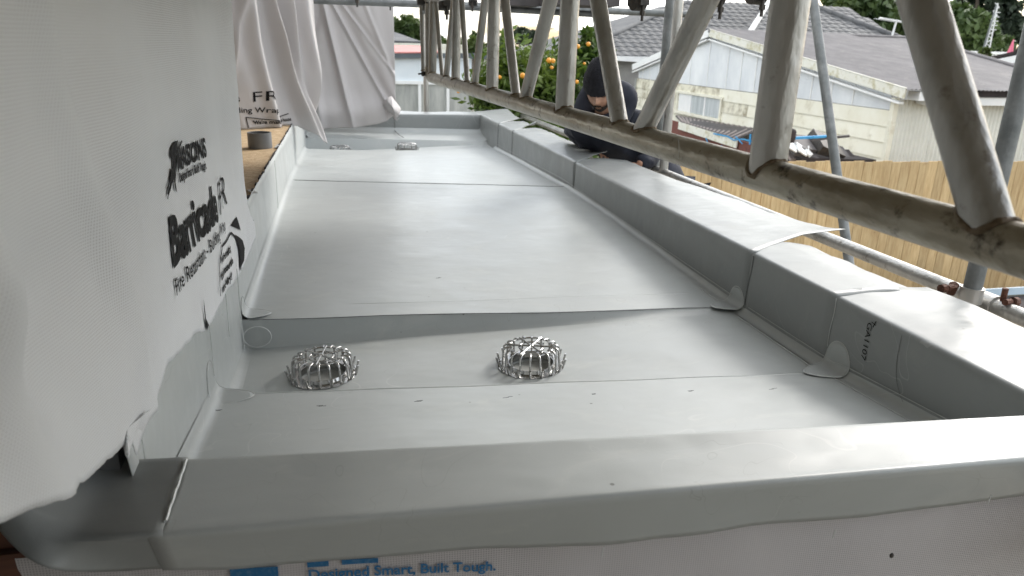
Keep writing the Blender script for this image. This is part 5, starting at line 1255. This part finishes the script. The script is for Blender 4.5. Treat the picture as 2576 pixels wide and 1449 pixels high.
# ------------------------------------------------------------------ far right: white shed, mast, cone, small house
ws_ = thing('white_shed', 'long white shed with ribbed roof edge behind the garage roof at the right', 'shed', ony(2480, 150, 27))
p0, p1 = ony(2395, 114, 27), ony(2640, 124, 27); mb = MB(); mb.box((p0.x, 27, 0), (p1.x + 3, 31, p0.z - .2)); o = mb.obj('wall', MT['white'], ws_); o.location = -ws_.location
rm_ = corr_mesh(p1.x + 3 - p0.x, .40, .20, .035, MT['corr'], 'roof_edge', npp=6); o = inst('roof_edge', rm_, ws_, Vector((p0.x, 26.9, p0.z - .32)) - ws_.location, Matrix.Rotation(math.radians(-75), 3, 'X'))
ma = thing('radio_mast', 'thin lattice radio mast with whip aerials rising beside the far trees', 'mast', ony(2478, 130, 25.5))
b0, b1 = ony(2482, 128, 25.5), ony(2510, 8, 25.5)
mb = MB()
for dx in (-.12, .12): mb.tube([b0 + Vector((dx, 0, 0)) - ma.location, b1 + Vector((dx * .1, 0, 0)) - ma.location], .025, 5)
for k in range(12):
    a = b0.lerp(b1, k / 12); b = b0.lerp(b1, (k + 1) / 12); s = .12 if k % 2 else -.12; mb.tube([a + Vector((s, 0, 0)) - ma.location, b + Vector((-s, 0, 0)) - ma.location], .015, 4)
mb.obj('lattice', MT['gutter'], ma)
mb = MB(); mb.tube([ony(2466, 148, 25.5) - ma.location, ony(2507, 12, 25.5) - ma.location], .035, 5); mb.obj('pole', MT['galv_blue'], ma)
for k in range(5):
    a = b0.lerp(b1, .45 + k * .09); mb = MB(); mb.tube([a + Vector((-.1, 0, 0)) - ma.location, a + Vector((.22, 0, .0)) - ma.location], .016, 5); mb.obj('whip_aerial', MT['white'], ma)
pk = thing('pink_cone', 'tall narrow pink cone shape poking over the small dark roof at the far right', 'cone', ony(2539, 137, 24.5))
mb = MB(); mb.tube([(0, 0, -.3), ony(2550, 99, 24.5) - pk.location], [.17, .015], 4); mb.obj('cone', MT['pink'], pk)
sh = thing('small_house', 'small house with black roof edge and white fascia behind the garage roof', 'house', ony(2560, 170, 24.2))
P1, P2 = ony(2478, 152, 24.2), ony(2640, 116, 24.2)
mb = MB(); mb.prism([P1 + Vector((0, 0, .0)), P2, P2 + Vector((.1, .5, -.28)), P1 + Vector((.1, .5, -.28))], (0, 0, .10)); o = mb.obj('roof', MT['dark'], sh); o.location = -sh.location
mb = MB(); mb.bar(P1 + Vector((0, 0, -.18)), P2 + Vector((0, 0, -.22)), .06, .26); o = mb.obj('fascia', MT['white'], sh); o.location = -sh.location
mb = MB(); mb.prism([Vector((P1.x + .5, 24.3, 0)), Vector((P2.x, 24.3, 0)), P2 + Vector((0, .1, -.3)), P1 + Vector((.5, .1, -.25))], (0, .3, 0)); o = mb.obj('wall', MT['plaster'], sh); o.location = -sh.location

# ------------------------------------------------------------------ left distance: pale shed with panels, red roof
YSH = 20.0
ls = thing('panelled_shed', 'pale shed with white framed grey panels and red roof beyond the gutter end', 'shed', (4, YSH, 0))
def lo(mb, n, m, sm=False): o = mb.obj(n, m, ls, smooth=sm); o.location = (-4, -YSH, 0); return o
xa = ony(940, 150, YSH).x; xb = ony(1187, 150, YSH).x; z1 = ony(1080, 146, YSH).z; z2 = ony(1080, 204, YSH).z; z3 = ony(1080, 212, YSH).z
mb = MB(); mb.box((xa, YSH, z2), (xb, YSH + 4, z1)); lo(mb, 'wall', MT['paleblue'])
mb = MB(); mb.box((xa, YSH - .06, z3), (xb, YSH + .0, z2)); lo(mb, 'rail', MT['white'])
pw = (ony(1123, 250, YSH).x - ony(1052, 250, YSH).x)
xx = ony(1052, 250, YSH).x - pw * 2
while xx < xb:
    mb = MB(); mb.box((xx, YSH - .05, 0), (xx + .075, YSH + .03, z3)); lo(mb, 'post', MT['white'])
    x1_ = min(xx + pw, xb); mb = MB(); mb.box((xx + .08, YSH, 0), (x1_ - .005, YSH + .03, z3 - .01)); lo(mb, 'panel', MT['panel']); xx += pw
fa = ony(985, 143, YSH); fb = ony(1060, 133, YSH)
mb = MB(); mb.prism([(xa, YSH - .1, fa.z - .05), (ony(1060, 140, YSH).x, YSH - .1, z1 - .0), (ony(1230, 150, YSH).x, YSH - .1, ony(1230, 148, YSH).z), (ony(1230, 150, YSH).x, YSH - .1, ony(1230, 134, YSH).z), (ony(1060, 133, YSH).x, YSH - .1, fb.z), (xa, YSH - .1, ony(960, 136, YSH).z)], (0, -.03, 0)); lo(mb, 'fascia', MT['slate'])
mb = MB(); mb.prism([(xa, YSH - .15, ony(960, 135, YSH).z), (ony(1100, 133, YSH).x, YSH - .15, ony(1060, 132, YSH).z), (ony(1100, 133, YSH).x + .6, YSH + 5, ony(1080, 118, YSH + 5).z), (xa, YSH + 5, ony(980, 116, YSH + 5).z)], (0, 0, .03)); lo(mb, 'roof', MT['redroof'])
lh = thing('white_house', 'far white walled house with a grey roof above the red shed roof', 'house', (5, 34, 0))
mb = MB(); mb.box((ony(900, 110, 34).x, 34, 0), (ony(1170, 110, 34).x, 38, ony(1020, 109, 34).z)); mb.obj('wall', MT['bargeyellow'], lh).location = (-5, -34, 0)
mb = MB(); mb.prism([ony(900, 106, 34), ony(1060, 109, 34), ony(985, 82, 38), ony(900, 72, 38)], (0, 0, .08)); mb.obj('roof', MT['tile'], lh).location = (-5, -34, 0)

# ------------------------------------------------------------------ trees
def leaves_mesh(name, m, pts, size, aspect=2.2, droop=0):
    n = len(pts); P = np.array(pts)
    d = rng.normal(size=(n, 3)); d[:, 2] -= droop; d /= np.linalg.norm(d, axis=1)[:, None]
    e = rng.normal(size=(n, 3)); e -= (e * d).sum(1)[:, None] * d; e /= np.linalg.norm(e, axis=1)[:, None]
    s = size * rng.uniform(.6, 1.3, n)[:, None]
    v = np.empty((n, 4, 3)); v[:, 0] = P - d * s * aspect / 2; v[:, 1] = P + e * s / 2; v[:, 2] = P + d * s * aspect / 2; v[:, 3] = P - e * s / 2
    me = bpy.data.meshes.new(name); me.from_pydata(v.reshape(-1, 3).tolist(), [], np.arange(n * 4).reshape(n, 4).tolist()); me.materials.append(m); return me
def clumpy(ell, n, clumps=60, cr=.16, shell=.75):
    """points in clumps inside ellipsoids (centre, radii)"""
    out = []; w = np.array([e[1][0] * e[1][1] * e[1][2] for e in ell]) ** .67; w /= w.sum()
    for (c, r), wi in zip(ell, w):
        k = max(3, int(clumps * wi)); cc = rng.normal(size=(k, 3)); cc /= np.linalg.norm(cc, axis=1)[:, None]; cc *= rng.uniform(shell, 1, k)[:, None]
        rr = rng.uniform(.6, 1.4, k) * cr; m_ = int(n * wi); idx = rng.integers(0, k, m_); q = cc[idx] + rng.normal(size=(m_, 3)) * rr[idx][:, None]
        out.append(np.array(c) + q * np.array(r))
    return np.vstack(out)
def tree(name, label, base, ell, n, size, m, clumps=60, cr=.16, aspect=2.0, trunk_r=.15, cat='tree', shell=.7, limbs=4):
    t = thing(name, label, cat, base); B = Vector(base)
    pts = clumpy(ell, n, clumps, cr, shell); pts = pts[pts[:, 2] > .3] - np.array(B)
    o = bpy.data.objects.new('crown', leaves_mesh('crown', m, pts, size, aspect)); COL.objects.link(o); o.parent = t
    cz = max(e[0][2] for e in ell); mb = MB(); c0 = Vector(ell[0][0])
    mb.tube([(0, 0, 0), (c0 - B) * .5 + Vector((.1, 0, 0)), (c0 - B)], [trunk_r, trunk_r * .7, trunk_r * .35], 8)
    for k in range(limbs):
        e = ell[k % len(ell)]; tgt = Vector(e[0]) + Vector([e[1][i] * random.uniform(-.7, .7) for i in range(3)]) - B; st_ = (c0 - B) * random.uniform(.4, .8)
        mb.tube([st_, st_.lerp(tgt, .5) + Vector((0, 0, .1)), tgt], [trunk_r * .5, trunk_r * .3, trunk_r * .1], 6)
    mb.obj('trunk', MT['bark'], t, smooth=50); return t
# orange tree
D0 = 7.6
def oc(px, py, rx, rz, d=D0): c = dep(px, py, d); return (tuple(c), (rx * d / FD, rx * d / FD * .8, rz * d / FD))
ell = [oc(1370, 230, 150, 120), oc(1300, 215, 110, 95), oc(1440, 190, 95, 110), oc(1475, 110, 40, 60), oc(1250, 250, 70, 60), oc(1400, 330, 160, 80)]
c = dep(1370, 300, D0)
ot = tree('orange_tree', 'leafy orange tree with ripe fruit growing behind the lattice beam', (c.x, c.y, 0), ell, 15000, .036, MT['leafA'], clumps=230, cr=.17, aspect=2.9, trunk_r=.07, shell=.35, limbs=9)
for i, (px, py, r) in enumerate(((1381, 152, 8.5), (1391, 153, 6.5), (1315, 190, 7), (1257, 194, 6), (1388, 170, 5), (1480, 111, 6.5), (1453, 117, 6), (1451, 206, 6), (1153, 231, 4), (1335, 215, 4), (1420, 232, 5), (1470, 160, 4))):
    d = D0 - random.uniform(.45, .8); r *= random.uniform(.85, 1.1); mb = MB(); mb.sphere((0, 0, 0), r * d / FD, 14, 9, (1, 1, .94)); o = mb.obj('orange', MT['orange'], ot, smooth=True); o.location = dep(px, py, d) - ot.location
# distant trees
def far(name, label, px, py, rx, rz, d, m, n, size, clumps=70, extra=(), cr=.15, shell=.6):
    ell = [oc(px, py, rx, rz, d)] + [oc(a, b, e, f, d + 1) for a, b, e, f in extra]; c = dep(px, py, d)
    return tree(name, label, (c.x, c.y, 0), ell, n, size, m, clumps=clumps, cr=cr, trunk_r=.012 * d, shell=shell)
far('evergreen_tree', 'broad dark green tree rising behind the tiled roofs at the upper right', 2160, 40, 95, 75, 36, MT['leafB'], 16000, .24, extra=((2250, 30, 80, 80), (2320, 70, 70, 60), (2090, 28, 30, 22)), clumps=150)
far('bushy_tree', 'rounded bright green tree right of the thick slanted strut', 2440, 95, 62, 62, 33, MT['leafB'], 9000, .2, extra=((2490, 115, 45, 30), (2400, 60, 45, 50)), clumps=110)
far('pine_tree', 'tall dark sparse pine behind the bushy green tree at the upper right', 2470, 20, 75, 75, 44, MT['leafC'], 7000, .26, extra=((2400, 10, 60, 60), (2520, 60, 35, 40)), clumps=70, cr=.12)
far('pine_tree', 'thin dark pine at the right edge behind the radio mast', 2550, 82, 30, 34, 42, MT['leafC'], 2200, .22, clumps=30, extra=((2575, 60, 25, 30),))
far('round_tree', 'small dark rounded tree on the skyline left of the orange tree fruit', 1322, 92, 26, 17, 60, MT['leafC'], 2600, .32, clumps=40)
far('poplar_tree', 'yellowish green tree with an upright tip on the skyline behind the thin struts', 1196, 118, 20, 26, 45, MT['leafD'], 2600, .22, clumps=40, extra=((1190, 92, 5, 16), (1225, 125, 22, 16)))
far('evergreen_tree', 'dark green clump of trees right of the poplar, behind the vertical strut', 1262, 128, 26, 26, 42, MT['leafB'], 2200, .2, clumps=40)
far('shrub', 'tips of greenery just left of the tiled roof hip', 1555, 82, 30, 14, 40, MT['leafD'], 1500, .18, clumps=30, extra=((1580, 66, 16, 8),))
far('low_tree', 'small green shrub tips on the garage roof line beside the mast', 2478, 135, 14, 12, 29, MT['leafD'], 300, .12, clumps=14)
# far woodland band on the left horizon
ell = [oc(x, y, 34, h, 95) for x, y, h in ((950, 88, 28), (990, 86, 30), (1020, 80, 30), (1050, 86, 28), (1085, 104, 16), (1120, 112, 10), (1160, 112, 10))]
pts = clumpy(ell, 9000, 160, .16, .5); o = bpy.data.objects.new('distant_trees', leaves_mesh('distant_trees', MT['leafB'], pts[pts[:, 2] > 0], .5, 1.6)); COL.objects.link(o); o['kind'] = 'stuff'; tag(o, 'dark wooded ridge on the far left skyline', 'trees')
print('objects', len(bpy.data.objects))
